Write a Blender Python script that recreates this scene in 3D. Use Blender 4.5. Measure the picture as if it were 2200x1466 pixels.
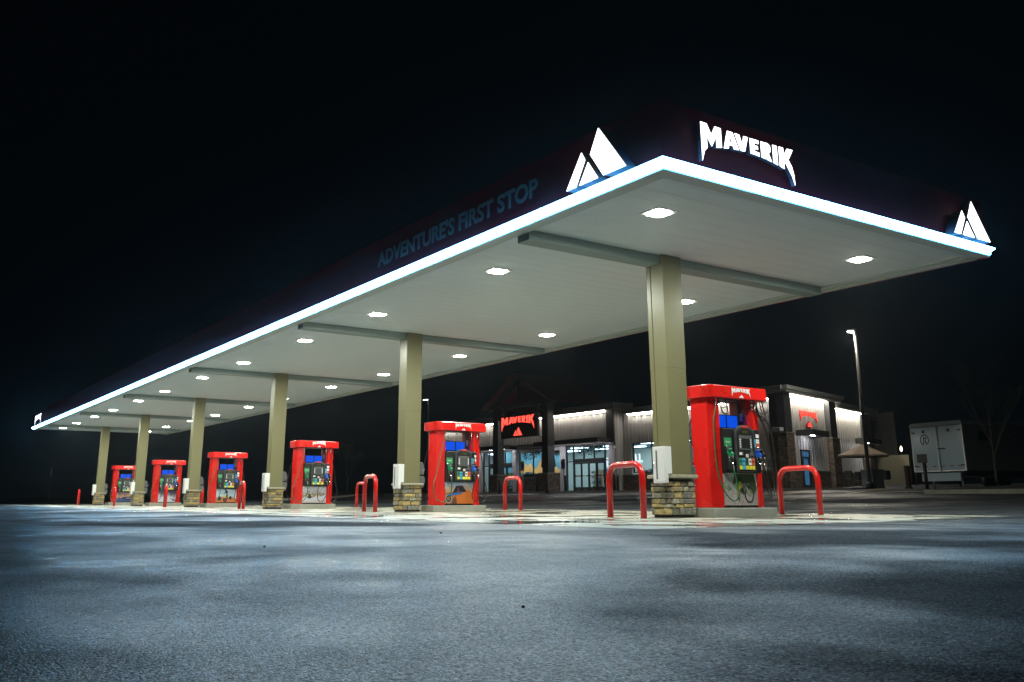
import bpy, bmesh, math, random
from mathutils import Vector, Matrix
R = math.radians
random.seed(11)
for o in list(bpy.data.objects): bpy.data.objects.remove(o)
sc = bpy.context.scene
C = sc.collection

# ---------------- camera, world, exposure ----------------
cd = bpy.data.cameras.new("camera"); cam = bpy.data.objects.new("camera", cd); C.objects.link(cam)
cam.location = (0, 0, .3241)
cam.rotation_euler = (R(90) + .2492, 0, .9822)
cd.sensor_width = 36; cd.lens = 1962.49 / 2200 * 36
cd.shift_x = .0189; cd.shift_y = -.0717
cd.clip_start = .05; cd.clip_end = 2000
sc.camera = cam
w = bpy.data.worlds.new("World"); sc.world = w; w.use_nodes = True
bg = w.node_tree.nodes["Background"]
bg.inputs[0].default_value = (.25, .55, .8, 1); bg.inputs[1].default_value = .0022
sc.view_settings.view_transform = 'Standard'; sc.view_settings.look = 'None'
sc.view_settings.exposure = 0; sc.view_settings.gamma = 1
sc.render.engine = 'CYCLES'
sc.cycles.use_denoising = True
sc.cycles.max_bounces = 6; sc.cycles.diffuse_bounces = 3; sc.cycles.glossy_bounces = 4
sc.cycles.transmission_bounces = 4; sc.cycles.transparent_max_bounces = 8
sc.cycles.sample_clamp_indirect = 4
sc.cycles.caustics_reflective = False; sc.cycles.caustics_refractive = False

# ---------------- materials ----------------
MATS = {}
def mat(name, col=(.5,.5,.5), rough=.5, metal=0, spec=.5, coat=0, emit=None, es=0, noise=0, nscale=8, bump=0, bscale=60, rnoise=0):
    if name in MATS: return MATS[name]
    m = bpy.data.materials.new(name); m.use_nodes = True; nt = m.node_tree; N = nt.nodes; L = nt.links
    b = N["Principled BSDF"]
    b.inputs["Base Color"].default_value = (*col, 1); b.inputs["Roughness"].default_value = rough
    b.inputs["Metallic"].default_value = metal; b.inputs["Specular IOR Level"].default_value = spec
    b.inputs["Coat Weight"].default_value = coat; b.inputs["Coat Roughness"].default_value = .08
    if emit:
        b.inputs["Emission Color"].default_value = (*emit, 1); b.inputs["Emission Strength"].default_value = es
    if noise or rnoise or bump:
        tc = N.new("ShaderNodeNewGeometry")
    if noise or rnoise:
        n = N.new("ShaderNodeTexNoise"); n.inputs["Scale"].default_value = nscale; n.inputs["Detail"].default_value = 6
        L.new(tc.outputs["Position"], n.inputs["Vector"])
    if noise:
        mx = N.new("ShaderNodeMix"); mx.data_type = 'RGBA'
        mx.inputs[6].default_value = (*[c * (1 - noise) for c in col], 1)
        mx.inputs[7].default_value = (*[min(1, c * (1 + noise)) for c in col], 1)
        L.new(n.outputs["Fac"], mx.inputs[0]); L.new(mx.outputs[2], b.inputs["Base Color"])
    if rnoise:
        mr = N.new("ShaderNodeMapRange"); mr.inputs[1].default_value = .3; mr.inputs[2].default_value = .7
        mr.inputs[3].default_value = max(.02, rough - rnoise); mr.inputs[4].default_value = rough + rnoise
        L.new(n.outputs["Fac"], mr.inputs[0]); L.new(mr.outputs[0], b.inputs["Roughness"])
    if bump:
        n2 = N.new("ShaderNodeTexNoise"); n2.inputs["Scale"].default_value = bscale; n2.inputs["Detail"].default_value = 4
        L.new(tc.outputs["Position"], n2.inputs["Vector"])
        bp = N.new("ShaderNodeBump"); bp.inputs["Strength"].default_value = bump; bp.inputs["Distance"].default_value = .01
        L.new(n2.outputs["Fac"], bp.inputs["Height"]); L.new(bp.outputs[0], b.inputs["Normal"])
    MATS[name] = m; return m

def emitter(name, col, s):
    if name in MATS: return MATS[name]
    m = bpy.data.materials.new(name); m.use_nodes = True; N = m.node_tree.nodes
    N.remove(N["Principled BSDF"]); e = N.new("ShaderNodeEmission")
    e.inputs[0].default_value = (*col, 1); e.inputs[1].default_value = s
    m.node_tree.links.new(e.outputs[0], N["Material Output"].inputs[0]); MATS[name] = m; return m

WOFF = (0, 0, 0)
def asphalt():
    m = bpy.data.materials.new("wet_asphalt"); m.use_nodes = True; nt = m.node_tree; N = nt.nodes; L = nt.links
    b = N["Principled BSDF"]; g = N.new("ShaderNodeNewGeometry")
    def noise(scale, detail=4, stretch=None, rough=.5):
        n = N.new("ShaderNodeTexNoise"); n.inputs["Scale"].default_value = scale; n.inputs["Detail"].default_value = detail
        n.inputs["Roughness"].default_value = rough
        if stretch:
            mp = N.new("ShaderNodeMapping"); mp.inputs["Scale"].default_value = stretch
            L.new(g.outputs["Position"], mp.inputs[0]); L.new(mp.outputs[0], n.inputs["Vector"])
        else: L.new(g.outputs["Position"], n.inputs["Vector"])
        return n
    def mr(src, a, bb, c, d):
        x = N.new("ShaderNodeMapRange"); L.new(src, x.inputs[0])
        for i, v in zip((1, 2, 3, 4), (a, bb, c, d)): x.inputs[i].default_value = v
        x.clamp = True
        return x.outputs[0]
    grain = N.new("ShaderNodeTexVoronoi"); grain.inputs["Scale"].default_value = 150; L.new(g.outputs["Position"], grain.inputs["Vector"])
    cm = N.new("ShaderNodeMix"); cm.data_type = 'RGBA'
    cm.inputs[6].default_value = (.008, .010, .014, 1); cm.inputs[7].default_value = (.20, .22, .235, 1)
    gs = N.new("ShaderNodeSeparateColor"); L.new(grain.outputs["Color"], gs.inputs[0])
    gp = N.new("ShaderNodeMath"); gp.operation = 'POWER'; gp.inputs[1].default_value = 4.5; L.new(gs.outputs[0], gp.inputs[0]); L.new(gp.outputs[0], cm.inputs[0])
    L.new(cm.outputs[2], b.inputs["Base Color"])
    big = noise(.55, 5, (1, 1, 1), .62)
    rg = N.new("ShaderNodeMath"); rg.operation = 'MULTIPLY_ADD'; L.new(gs.outputs[1], rg.inputs[0]); rg.inputs[1].default_value = .20; L.new(mr(big.outputs["Fac"], .36, .62, .17, .36), rg.inputs[2])
    wet = noise(.21, 4, (1, 1, 1), .55); wet.inputs["Distortion"].default_value = .4
    wet.inputs["Vector"].links[0].from_node.inputs["Location"].default_value = WOFF
    wt2 = noise(.62, 5, (1, 1, 1), .6); wm = N.new("ShaderNodeMath"); wm.operation = 'MULTIPLY'
    L.new(mr(wet.outputs["Fac"], .43, .55, 0, 1), wm.inputs[0]); L.new(mr(wt2.outputs["Fac"], .40, .58, .72, 1.12), wm.inputs[1]); wv = wm.outputs[0]
    gv = N.new("ShaderNodeMath"); gv.operation = 'MULTIPLY_ADD'; gq = N.new("ShaderNodeMath"); gq.operation = 'POWER'; gq.inputs[1].default_value = 2.2; L.new(gs.outputs[2], gq.inputs[0])
    L.new(gq.outputs[0], gv.inputs[0]); gv.inputs[1].default_value = 2.6; gv.inputs[2].default_value = .12
    sl = N.new("ShaderNodeMath"); sl.operation = 'MULTIPLY'; L.new(mr(wv, 0, 1.12, .07, .72), sl.inputs[0]); L.new(gv.outputs[0], sl.inputs[1]); L.new(sl.outputs[0], b.inputs["Specular IOR Level"])
    ra = N.new("ShaderNodeMath"); ra.operation = 'MULTIPLY_ADD'; L.new(mr(wv, 0, 1, .40, 0), ra.inputs[0]); ra.inputs[1].default_value = 1.0; L.new(rg.outputs[0], ra.inputs[2]); L.new(ra.outputs[0], b.inputs["Roughness"])
    # height: stones + finer grit + gentle undulation
    fine = noise(260, 3)
    wav = noise(.8, 2)
    a1 = N.new("ShaderNodeMath"); a1.operation = 'MULTIPLY_ADD'; L.new(grain.outputs["Distance"], a1.inputs[0]); a1.inputs[1].default_value = -.8; L.new(fine.outputs["Fac"], a1.inputs[2])
    bp = N.new("ShaderNodeBump"); bp.inputs["Distance"].default_value = .0052
    L.new(mr(big.outputs["Fac"], .25, .7, .75, 1.0), bp.inputs["Strength"])
    L.new(a1.outputs[0], bp.inputs["Height"])
    bp2 = N.new("ShaderNodeBump"); bp2.inputs["Strength"].default_value = 1.0; bp2.inputs["Distance"].default_value = .09
    L.new(wav.outputs["Fac"], bp2.inputs["Height"]); L.new(bp.outputs[0], bp2.inputs["Normal"])
    L.new(bp2.outputs[0], b.inputs["Normal"])
    return m

def concrete_pad():
    m = bpy.data.materials.new("wet_concrete"); m.use_nodes = True; nt = m.node_tree; N = nt.nodes; L = nt.links
    b = N["Principled BSDF"]; g = N.new("ShaderNodeNewGeometry")
    n = N.new("ShaderNodeTexNoise"); n.inputs["Scale"].default_value = .75; n.inputs["Detail"].default_value = 5; L.new(g.outputs["Position"], n.inputs["Vector"])
    n2 = N.new("ShaderNodeTexNoise"); n2.inputs["Scale"].default_value = 30; n2.inputs["Detail"].default_value = 6; L.new(g.outputs["Position"], n2.inputs["Vector"])
    r = N.new("ShaderNodeValToRGB"); r.color_ramp.elements[0].position = .46; r.color_ramp.elements[1].position = .58; L.new(n.outputs["Fac"], r.inputs[0])
    rr = N.new("ShaderNodeMapRange"); L.new(r.outputs[0], rr.inputs[0]); rr.inputs[3].default_value = .5; rr.inputs[4].default_value = .05; L.new(rr.outputs[0], b.inputs["Roughness"])
    c1 = N.new("ShaderNodeMix"); c1.data_type = 'RGBA'; c1.inputs[6].default_value = (.42, .40, .33, 1); c1.inputs[7].default_value = (.15, .14, .115, 1); L.new(r.outputs[0], c1.inputs[0])
    c2 = N.new("ShaderNodeMix"); c2.data_type = 'RGBA'; c2.blend_type = 'MULTIPLY'; c2.inputs[0].default_value = .55; L.new(c1.outputs[2], c2.inputs[6]); L.new(n2.outputs["Color"], c2.inputs[7])
    c3 = N.new("ShaderNodeMix"); c3.data_type = 'RGBA'; c3.inputs[0].default_value = .3; L.new(c1.outputs[2], c3.inputs[6]); L.new(c2.outputs[2], c3.inputs[7])
    L.new(c3.outputs[2], b.inputs["Base Color"])
    bs = N.new("ShaderNodeMapRange"); L.new(r.outputs[0], bs.inputs[0]); bs.inputs[3].default_value = .35; bs.inputs[4].default_value = .03
    bp = N.new("ShaderNodeBump"); bp.inputs["Distance"].default_value = .006; L.new(bs.outputs[0], bp.inputs["Strength"]); L.new(n2.outputs["Fac"], bp.inputs["Height"]); L.new(bp.outputs[0], b.inputs["Normal"])
    return m

def island_ramp(name, cols, rough=.8, bump=0, bscale=25, nz=.0):
    """colour picked per loose piece (stones, product boxes)"""
    if name in MATS: return MATS[name]
    m = bpy.data.materials.new(name); m.use_nodes = True; nt = m.node_tree; N = nt.nodes; L = nt.links
    b = N["Principled BSDF"]; g = N.new("ShaderNodeNewGeometry"); r = N.new("ShaderNodeValToRGB"); r.color_ramp.interpolation = 'CONSTANT'
    L.new(g.outputs["Random Per Island"], r.inputs[0])
    e = r.color_ramp.elements
    while len(e) < len(cols): e.new(.5)
    for i, c in enumerate(cols): e[i].position = i / len(cols); e[i].color = (*c, 1)
    b.inputs["Roughness"].default_value = rough
    if nz:
        n = N.new("ShaderNodeTexNoise"); n.inputs["Scale"].default_value = bscale; n.inputs["Detail"].default_value = 6; L.new(g.outputs["Position"], n.inputs["Vector"])
        x = N.new("ShaderNodeMapRange"); x.inputs[1].default_value = .3; x.inputs[2].default_value = .7; x.inputs[3].default_value = 1 - nz; x.inputs[4].default_value = 1 + nz; L.new(n.outputs["Fac"], x.inputs[0])
        v = N.new("ShaderNodeVectorMath"); v.operation = 'SCALE'; L.new(r.outputs[0], v.inputs[0]); L.new(x.outputs[0], v.inputs["Scale"]); L.new(v.outputs[0], b.inputs["Base Color"])
        bp = N.new("ShaderNodeBump"); bp.inputs["Strength"].default_value = bump; bp.inputs["Distance"].default_value = .02; L.new(n.outputs["Fac"], bp.inputs["Height"]); L.new(bp.outputs[0], b.inputs["Normal"])
    else: L.new(r.outputs[0], b.inputs["Base Color"])
    MATS[name] = m; return m

def glass(name="window_glass", tint=(.86,.95,.97)):
    if name in MATS: return MATS[name]
    m = bpy.data.materials.new(name); m.use_nodes = True; nt = m.node_tree; N = nt.nodes; L = nt.links
    N.remove(N["Principled BSDF"]); t = N.new("ShaderNodeBsdfTransparent"); t.inputs[0].default_value = (*tint, 1)
    gl = N.new("ShaderNodeBsdfGlossy"); gl.inputs["Roughness"].default_value = .02; lw = N.new("ShaderNodeLayerWeight"); lw.inputs[0].default_value = .3; f = N.new("ShaderNodeMath"); f.operation = "MULTIPLY_ADD"; f.inputs[1].default_value = .35; f.inputs[2].default_value = .04; pw = N.new("ShaderNodeMath"); pw.operation = "POWER"; pw.inputs[1].default_value = 4; L.new(lw.outputs["Facing"], pw.inputs[0]); L.new(pw.outputs[0], f.inputs[0])
    mx = N.new("ShaderNodeMixShader"); L.new(f.outputs[0], mx.inputs[0]); L.new(t.outputs[0], mx.inputs[1]); L.new(gl.outputs[0], mx.inputs[2]); L.new(mx.outputs[0], N["Material Output"].inputs[0])
    MATS[name] = m; return m

RED = mat("red_enamel", (.72, .013, .009), .28, coat=.5, noise=.05, nscale=1.5, rnoise=.06)
REDP = mat("bollard_red", (.60, .010, .008), .25, spec=.35, coat=.25, noise=.08, nscale=9, bump=.08, bscale=25)
TAN = mat("tan_cladding", (.172, .160, .080), .36, noise=.03, nscale=2, rnoise=.02, spec=.45)
BLACKP = mat("black_plastic", (.014, .014, .015), .42)
DGREY = mat("dark_grey_plastic", (.05, .052, .055), .5)
GREYP = mat("grey_panel", (.10, .105, .105), .45)
WHITE = mat("white_paint", (.78, .78, .77), .4)
SOFFIT = mat("soffit_white", (.56, .64, .67), .6, noise=.04, nscale=.8)
TRIM = mat("soffit_trim", (.40, .46, .43), .5)
FASCIA = mat("dark_red_fascia", (.30, .02, .03), .45)
CHROME = mat("chrome", (.7, .7, .7), .22, metal=1)
RUBBER = mat("black_rubber", (.012, .012, .012), .38)
GHOSE = mat("green_hose", (.01, .13, .05), .38)
STONEF = island_ramp("field_stone", [(.30,.235,.12),(.20,.17,.11),(.36,.27,.11),(.19,.18,.15),(.26,.235,.18),(.42,.31,.12),(.16,.145,.10),(.28,.26,.19)], .85, .9, 22, .4)
CAPST = mat("cap_stone", (.34, .31, .23), .9, noise=.3, nscale=14, bump=.8, bscale=40)
CONC = mat("kerb_concrete", (.30, .295, .25), .75, noise=.3, nscale=4, bump=.3, bscale=50)
SIDING = mat("light_grey_siding", (.42, .41, .40), .5, noise=.04, nscale=.6)
CHAR = mat("charcoal_siding", (.028, .031, .034), .5)
CORN = mat("cornice_grey", (.30, .31, .30), .6)
BROWN = mat("dark_bronze", (.022, .02, .019), .45)
TIMBER = mat("dark_timber", (.03, .02, .014), .6)

# ---------------- mesh helpers ----------------
class M:
    def __init__(s): s.v = []; s.f = []; s.sm = []
    def add(s, vs, fs, smooth=False):
        n = len(s.v); s.v += [Vector(v) for v in vs]; s.f += [[i + n for i in f] for f in fs]; s.sm += [smooth] * len(fs); return s
    def box(s, x0, x1, y0, y1, z0, z1, T=None):
        vs = [(x, y, z) for z in (z0, z1) for y in (y0, y1) for x in (x0, x1)]
        if T: vs = [T(*v) for v in vs]
        return s.add(vs, [(0,2,3,1),(4,5,7,6),(0,1,5,4),(2,6,7,3),(0,4,6,2),(1,3,7,5)])
    def prism(s, pts, z0, z1, T=None, smooth=False):
        n = len(pts); vs = [(x, y, z0) for x, y in pts] + [(x, y, z1) for x, y in pts]
        if T: vs = [T(*v) for v in vs]
        return s.add(vs, [list(range(n))[::-1], list(range(n, 2 * n))] + [(i, (i+1) % n, n + (i+1) % n, n + i) for i in range(n)], smooth)
    def tube(s, pts, r, seg=10, caps=True):
        pts = [Vector(p) for p in pts]; rs = r if isinstance(r, (list, tuple)) else [r] * len(pts); rings = []
        up = Vector((0, 0, 1)); prev = None; vs = []
        for i, p in enumerate(pts):
            d = (pts[min(i+1, len(pts)-1)] - pts[max(i-1, 0)]).normalized()
            if prev is None:
                a = d.cross(up if abs(d.z) < .95 else Vector((1, 0, 0))).normalized()
            else:
                a = (prev - d * prev.dot(d)).normalized()
            prev = a; b = d.cross(a)
            vs += [p + (a * math.cos(t) + b * math.sin(t)) * rs[i] for t in [2 * math.pi * k / seg for k in range(seg)]]
        fs = []
        for i in range(len(pts) - 1):
            for k in range(seg):
                fs.append((i*seg+k, i*seg+(k+1) % seg, (i+1)*seg+(k+1) % seg, (i+1)*seg+k))
        s.add(vs, fs, True)
        if caps:
            n = len(s.v) - len(vs); s.f += [[n + k for k in range(seg)][::-1], [n + (len(pts)-1)*seg + k for k in range(seg)]]; s.sm += [False, False]
        return s
    def build(s, name, m, parent=None, bevel=0, seg=2, world=True):
        me = bpy.data.meshes.new(name)
        off = Vector((0, 0, 0))
        if parent is not None and world:
            p = parent
            while p: off += p.location; p = p.parent
        me.from_pydata([tuple(v - off) for v in s.v], [], s.f); me.update()
        bm = bmesh.new(); bm.from_mesh(me); bmesh.ops.recalc_face_normals(bm, faces=bm.faces); bm.to_mesh(me); bm.free()
        for p, q in zip(me.polygons, s.sm): p.use_smooth = q
        me.materials.append(m)
        o = bpy.data.objects.new(name, me); C.objects.link(o); o.parent = parent
        if bevel:
            md = o.modifiers.new("edge", 'BEVEL'); md.width = bevel; md.segments = seg; md.limit_method = 'ANGLE'
        return o
def B(*a, **k): return M().box(*a, **k)
def thing(name, label, cat, loc=(0,0,0), group=None, kind=None):
    o = bpy.data.objects.new(name, None); C.objects.link(o); o.location = loc; o.empty_display_size = .2
    o['label'] = label; o['category'] = cat
    if group: o['group'] = group
    if kind: o['kind'] = kind
    return o
def tag(o, label, cat, group=None):
    o['label'] = label; o['category'] = cat
    if group: o['group'] = group
    return o
def struct(o): o['kind'] = 'structure'; return o
def dup(o, parent=None):
    c = o.copy(); C.objects.link(c); c.parent = parent
    for ch in list(o.children): dup(ch, c)
    return c
def rrect(x0, x1, y0, y1, r, n=6):
    pts = []
    for cx_, cy_, a in ((x1-r, y1-r, 0), (x0+r, y1-r, 90), (x0+r, y0+r, 180), (x1-r, y0+r, 270)):
        for i in range(n + 1): t = R(a + 90 * i / n); pts.append((cx_ + r*math.cos(t), cy_ + r*math.sin(t)))
    return pts
def bez(pts, n=8):
    """smooth Catmull-Rom curve"""
    P = [Vector(p) for p in pts]; P = [P[0]*2-P[1]] + P + [P[-1]*2-P[-2]]; out = []
    for i in range(1, len(P) - 2):
        for k in range(n):
            t = k / n; a, b, c, d = P[i-1:i+3]
            out.append(.5 * ((2*b) + (c-a)*t + (2*a-5*b+4*c-d)*t*t + (3*b-a-3*c+d)*t**3))
    out.append(P[-2]); return out

# flat outlines (with holes) extruded through a curve
def outline_mesh(polys, depth):
    cu = bpy.data.curves.new("o", 'CURVE'); cu.dimensions = '2D'; cu.fill_mode = 'BOTH'; cu.extrude = depth / 2
    for p in polys:
        s = cu.splines.new('POLY'); s.points.add(len(p) - 1)
        for q, (x, y) in zip(s.points, p): q.co = (x, y, 0, 1)
        s.use_cyclic_u = True
    o = bpy.data.objects.new("o", cu); C.objects.link(o); bpy.context.view_layer.update()
    me = bpy.data.meshes.new_from_object(o.evaluated_get(bpy.context.evaluated_depsgraph_get()))
    bpy.data.objects.remove(o); return me
def text_mesh(txt, size, depth, bold=0, align='LEFT'):
    cu = bpy.data.curves.new("t", 'FONT'); cu.body = txt; cu.size = size; cu.extrude = depth / 2; cu.offset = bold; cu.align_x = align; cu.resolution_u = 3
    o = bpy.data.objects.new("t", cu); C.objects.link(o); bpy.context.view_layer.update()
    me = bpy.data.meshes.new_from_object(o.evaluated_get(bpy.context.evaluated_depsgraph_get()))
    bpy.data.objects.remove(o); return me
def place_mesh(name, me, m, O, U, V, parent, su=1, sv=1):
    """put a flat xy mesh on the plane with origin O, unit axes U (x) and V (y)"""
    O, U, V = Vector(O), Vector(U), Vector(V); W = U.cross(V); off = Vector((0, 0, 0)); p = parent
    while p: off += p.location; p = p.parent
    for v in me.vertices:
        c = v.co.copy(); v.co = O + U * c.x * su + V * c.y * sv + W * c.z - off
    me.name = name; me.materials.clear(); me.materials.append(m); me.update()
    o = bpy.data.objects.new(name, me); C.objects.link(o); o.parent = parent; return o

# the arched word: letters with flat tops and bottoms following an arch (units: 10 wide, 3.3 high)
def word_polys():
    L = [ [[(0,1),(.66,1),(1.1,.58),(1.54,1),(2.2,1),(2.2,0),(1.62,0),(1.62,.5),(1.1,.06),(.6,.52),(.6,.0),(.3,-.08),(0,-.42)]],
          [[(2.75,1),(3.35,1),(3.95,0),(3.4,0),(3.3,.2),(2.86,.2),(2.8,0),(2.28,0)], [(3.06,.78),(3.2,.4),(2.93,.4)]],
          [[(3.5,1),(4.02,1),(4.3,.38),(4.5,1),(5.0,1),(4.56,0),(4.05,0)]],
          [[(5.1,1),(6.1,1),(6.1,.78),(5.62,.78),(5.62,.62),(6.0,.62),(6.0,.4),(5.62,.4),(5.62,.23),(6.14,.23),(6.14,0),(5.1,0)]],
          [[(6.28,1),(7.1,1),(7.36,.9),(7.42,.7),(7.34,.5),(7.14,.42),(7.5,0),(6.92,0),(6.78,.32),(6.78,0),(6.28,0)], [(6.78,.8),(6.92,.8),(6.96,.72),(6.92,.6),(6.78,.6)]],
          [[(7.62,1),(8.14,1),(8.14,0),(7.62,0)]],
          [[(8.28,1),(8.82,1),(8.82,.66),(9.3,1),(10,1),(9.36,.52),(9.75,.3),(9.95,.0),(10,-.38),(9.7,-.1),(9.3,.12),(8.82,.45),(8.82,0),(8.28,0)]] ]
    def arch(x): return 1.42 - .045 * (x - 5) ** 2
    out = []
    for let in L:
        for p in let:
            q = []
            for i, (x, v) in enumerate(p):
                x2, v2 = p[(i + 1) % len(p)]; n = 4 if abs(x2 - x) > .45 else 1
                for k in range(n):
                    t = k / n; xx = x + (x2 - x) * t; vv = v + (v2 - v) * t; b = arch(xx); T = 3.15 + .006 * (xx - 5) ** 2
                    q.append((xx, T - (1 - vv) * (T - b)))
            xc = sum(p_[0] for p_ in let[0]) / len(let[0]); out.append([(xc + (a - xc) * .93, b) for a, b in q])
    return out
def peak_polys():
    """mountain emblem: three slabs, 2 wide 1.3 high"""
    return [[(0,0),(.34,0),(.68,.62),(.56,.86)], [(.46,0),(1.10,0),(.78,.52)], [(1.28,0),(2.0,0),(1.16,1.3),(.86,.70)]]
def put_word(name, O, U, V, width, height, depth, m, parent): return place_mesh(name, outline_mesh(word_polys(), depth), m, O, U, V, parent, width / 10, height / 3.3)
def put_peaks(name, O, U, V, width, height, depth, m, parent): return place_mesh(name, outline_mesh(peak_polys(), depth), m, O, U, V, parent, width / 2, height / 1.3)

# ---------------- ground ----------------
def gz(y): 
    K = [(-1e4,0),(17.9,.03),(44,.9),(60,1.35),(75,1.5),(1e5,1.5)]
    for (a, za), (b, zb) in zip(K, K[1:]):
        if y <= b: return za + (zb - za) * (y - a) / (b - a) if a > -1e3 else .03 * max(0, (y - 14)) / 3.9
    return 1.5
ASP = asphalt(); PAD = concrete_pad()
ys = [-400, -60, 14, 17.9, 24, 34, 44, 60, 75, 500]
m_ = M(); xs = [-600, 300]
for i, y in enumerate(ys):
    for x in xs: m_.v.append(Vector((x, y, gz(y) if y > 14 else 0)))
for i in range(len(ys) - 1): m_.f.append([2*i, 2*i+1, 2*i+3, 2*i+2]); m_.sm.append(False)
struct(m_.build("ground", ASP))
pad = [(-7.98, 7.43), (-9.36, 17.9), (-90, 17.9), (-90, 7.8)]
pj = M(); pj.add([(-7.98,7.43,.004),(-8.9,14,.004),(-90,14,.004),(-90,7.8,.004),(-9.36,17.9,.034),(-90,17.9,.034)], [(0,1,2,3),(1,4,5,2)])
struct(pj.build("concrete_pad", PAD))
JO = mat("joint_dark", (.08, .075, .06), .8)
jm = M()
for k in range(17):
    x = -11.2 - 4.6 * k; jm.add([(x,7.6,.007),(x+.012,7.6,.007),(x+.012,14,.007),(x,14,.007)], [(0,1,2,3)]); jm.add([(x,14,.007),(x+.012,14,.007),(x+.012,17.9,.037),(x,17.9,.037)], [(0,1,2,3)])
jm.add([(-8.8,13.0,.0075),(-8.8,13.012,.0075),(-90,13.012,.0075),(-90,13,.0075)], [(0,1,2,3)])
struct(jm.build("pad_joint", JO))
YEL = mat("road_paint_yellow", (.55, .40, .08), .6, noise=.3, nscale=20)
def line(a, b, wd=.11, name="parking_line"):
    a, b = Vector(a), Vector(b); d = (b - a).normalized(); n = Vector((-d.y, d.x)) * wd / 2
    P = [a - n, a + n, b + n, b - n]
    struct(M().add([(p.x, p.y, gz(p.y) + .005) for p in P], [(0,1,2,3)]).build(name, YEL))
for a, b in (((-27.7,34.3),(-33.2,43.2)), ((-24.3,33.8),(-29.1,43.5)), ((-48.16,21.3),(-53.5,28.5)), ((-31.5,34.3),(-37,43)), ((-60,33),(-60,40)), ((-42,33),(-42,40)), ((-46,33),(-46,40))): line(a, b)
# pavement round the store
sw = M(); sw.box(-80, -34.2, 41, 44.5, .6, .93)
sw.prism([(-34.2,41),(-30.2,42.5),(-30.2,62),(-42,62),(-34.2,44.4)], .6, .96)
struct(sw.build("store_pavement", mat("pavement_concrete", (.26,.255,.24), .7, noise=.25, nscale=3)))
# landscaped kerb islands
MULCH = mat("bark_mulch", (.03, .024, .018), .95, bump=1, bscale=30, noise=.5, nscale=20)
def planting(pts, label, name="kerb_island"):
    cx_ = sum(p[0] for p in pts)/len(pts); cy_ = sum(p[1] for p in pts)/len(pts)
    t = thing(name, label, "kerb", (cx_, cy_, gz(cy_)))
    m = M(); n = len(pts); inn = [(cx_+(x-cx_)*(1-.2/max(1,math.hypot(x-cx_,y-cy_))), cy_+(y-cy_)*(1-.2/max(1,math.hypot(x-cx_,y-cy_)))) for x, y in pts]
    vs = [(x,y,gz(y)-.05) for x,y in pts]+[(x,y,gz(y)+.16) for x,y in pts]+[(x,y,gz(y)+.16) for x,y in inn]+[(x,y,gz(y)-.05) for x,y in inn]
    fs = []
    for i in range(n):
        j = (i+1) % n
        for k in range(3): fs.append((k*n+i, k*n+j, (k+1)*n+j, (k+1)*n+i))
    m.add(vs, fs); m.build("kerb", CONC, t)
    g = M(); top = [(x,y,gz(y)+.15) for x,y in inn]; c = (cx_,cy_,gz(cy_)+.42); g.add(top+[c], [(i,(i+1)%n,n) for i in range(n)]); g.build("mulch_bed", MULCH, t)
    return t
planting([(-20.4,33.1),(-12,33.6),(-4,34),(-4,37),(-14,37.2),(-20.2,36.3),(-21,34.8)], "low kerb island with bark mulch in front of the white box trailer")
planting([(-64,26.5),(-72,33.5),(-80,38),(-92,46),(-100,44),(-92,36),(-76,28.5),(-66,25.6)], "long kerb island under the small leafy tree beyond the pumps")

# ---------------- canopy ----------------
X0, Y0, LN, WD, H = -9.06, 9.04, 61.3, 8.84, 5.0
X1, Y1 = X0 - LN, Y0 + WD
cn = thing("fuel_canopy", "long flat fuel station canopy with glowing white edge and dark red fascia", "canopy", (X0 - LN/2, Y0 + WD/2, 5.0))
STRIP = emitter("strip_white", (.12, .54, 1.0), 64)
STRIPB = emitter("strip_blue", (.25, .52, .9), 1.5)
def ring_profile(prof, name, m, side_y=True):
    """runs along -X end, -Y long side and +X end; prof = [(outward, z)]"""
    path = [(X1+.06, Y0+.3, -1, 0), (X1, Y0, -1, -1), (X0, Y0, 1, -1), (X0, Y1, 1, 0)]
    mm = M(); n = len(prof)
    for (x, y, ox, oy) in path: mm.v += [Vector((x + ox * o, y + oy * o, z)) for o, z in prof]
    for i in range(3):
        for k in range(n - 1): mm.f.append([i*n+k, (i+1)*n+k, (i+1)*n+k+1, i*n+k+1]); mm.sm.append(False)
    return mm.build(name, m, cn)
ring_profile([(0, 5.03), (.02, 5.03), (.025, 5.085), (.115, 5.12), (.12, 5.14)], "light_strip", STRIP)
ring_profile([(.12, 5.14), (.12, 5.145), (.02, 5.17), (-.04, 5.175)], "light_strip_lip", mat("lip_white", (.6,.7,.8), .4, emit=(.08,.40,1.0), es=3.5))
ring_profile([(-.25, 5.0), (0.004, 5.0), (.004, 5.03), (.0, 5.03)], "strip_channel", TRIM)
# fascia walls
fm = M(); FT = 6.15
fm.box(X1+.05, X0-.05, Y0+.05, Y0+.12, 5.13, FT); fm.box(X0-.12, X0-.05, Y0+.123, Y1, 5.13, FT); fm.box(X1+.05, X1+.12, Y0+.123, Y1, 5.13, FT)
fm.build("fascia", FASCIA, cn)
B(X1+.05, X0-.05, Y1+.003, Y1+.07, 4.99, FT).build("fascia", FASCIA, cn)
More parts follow.
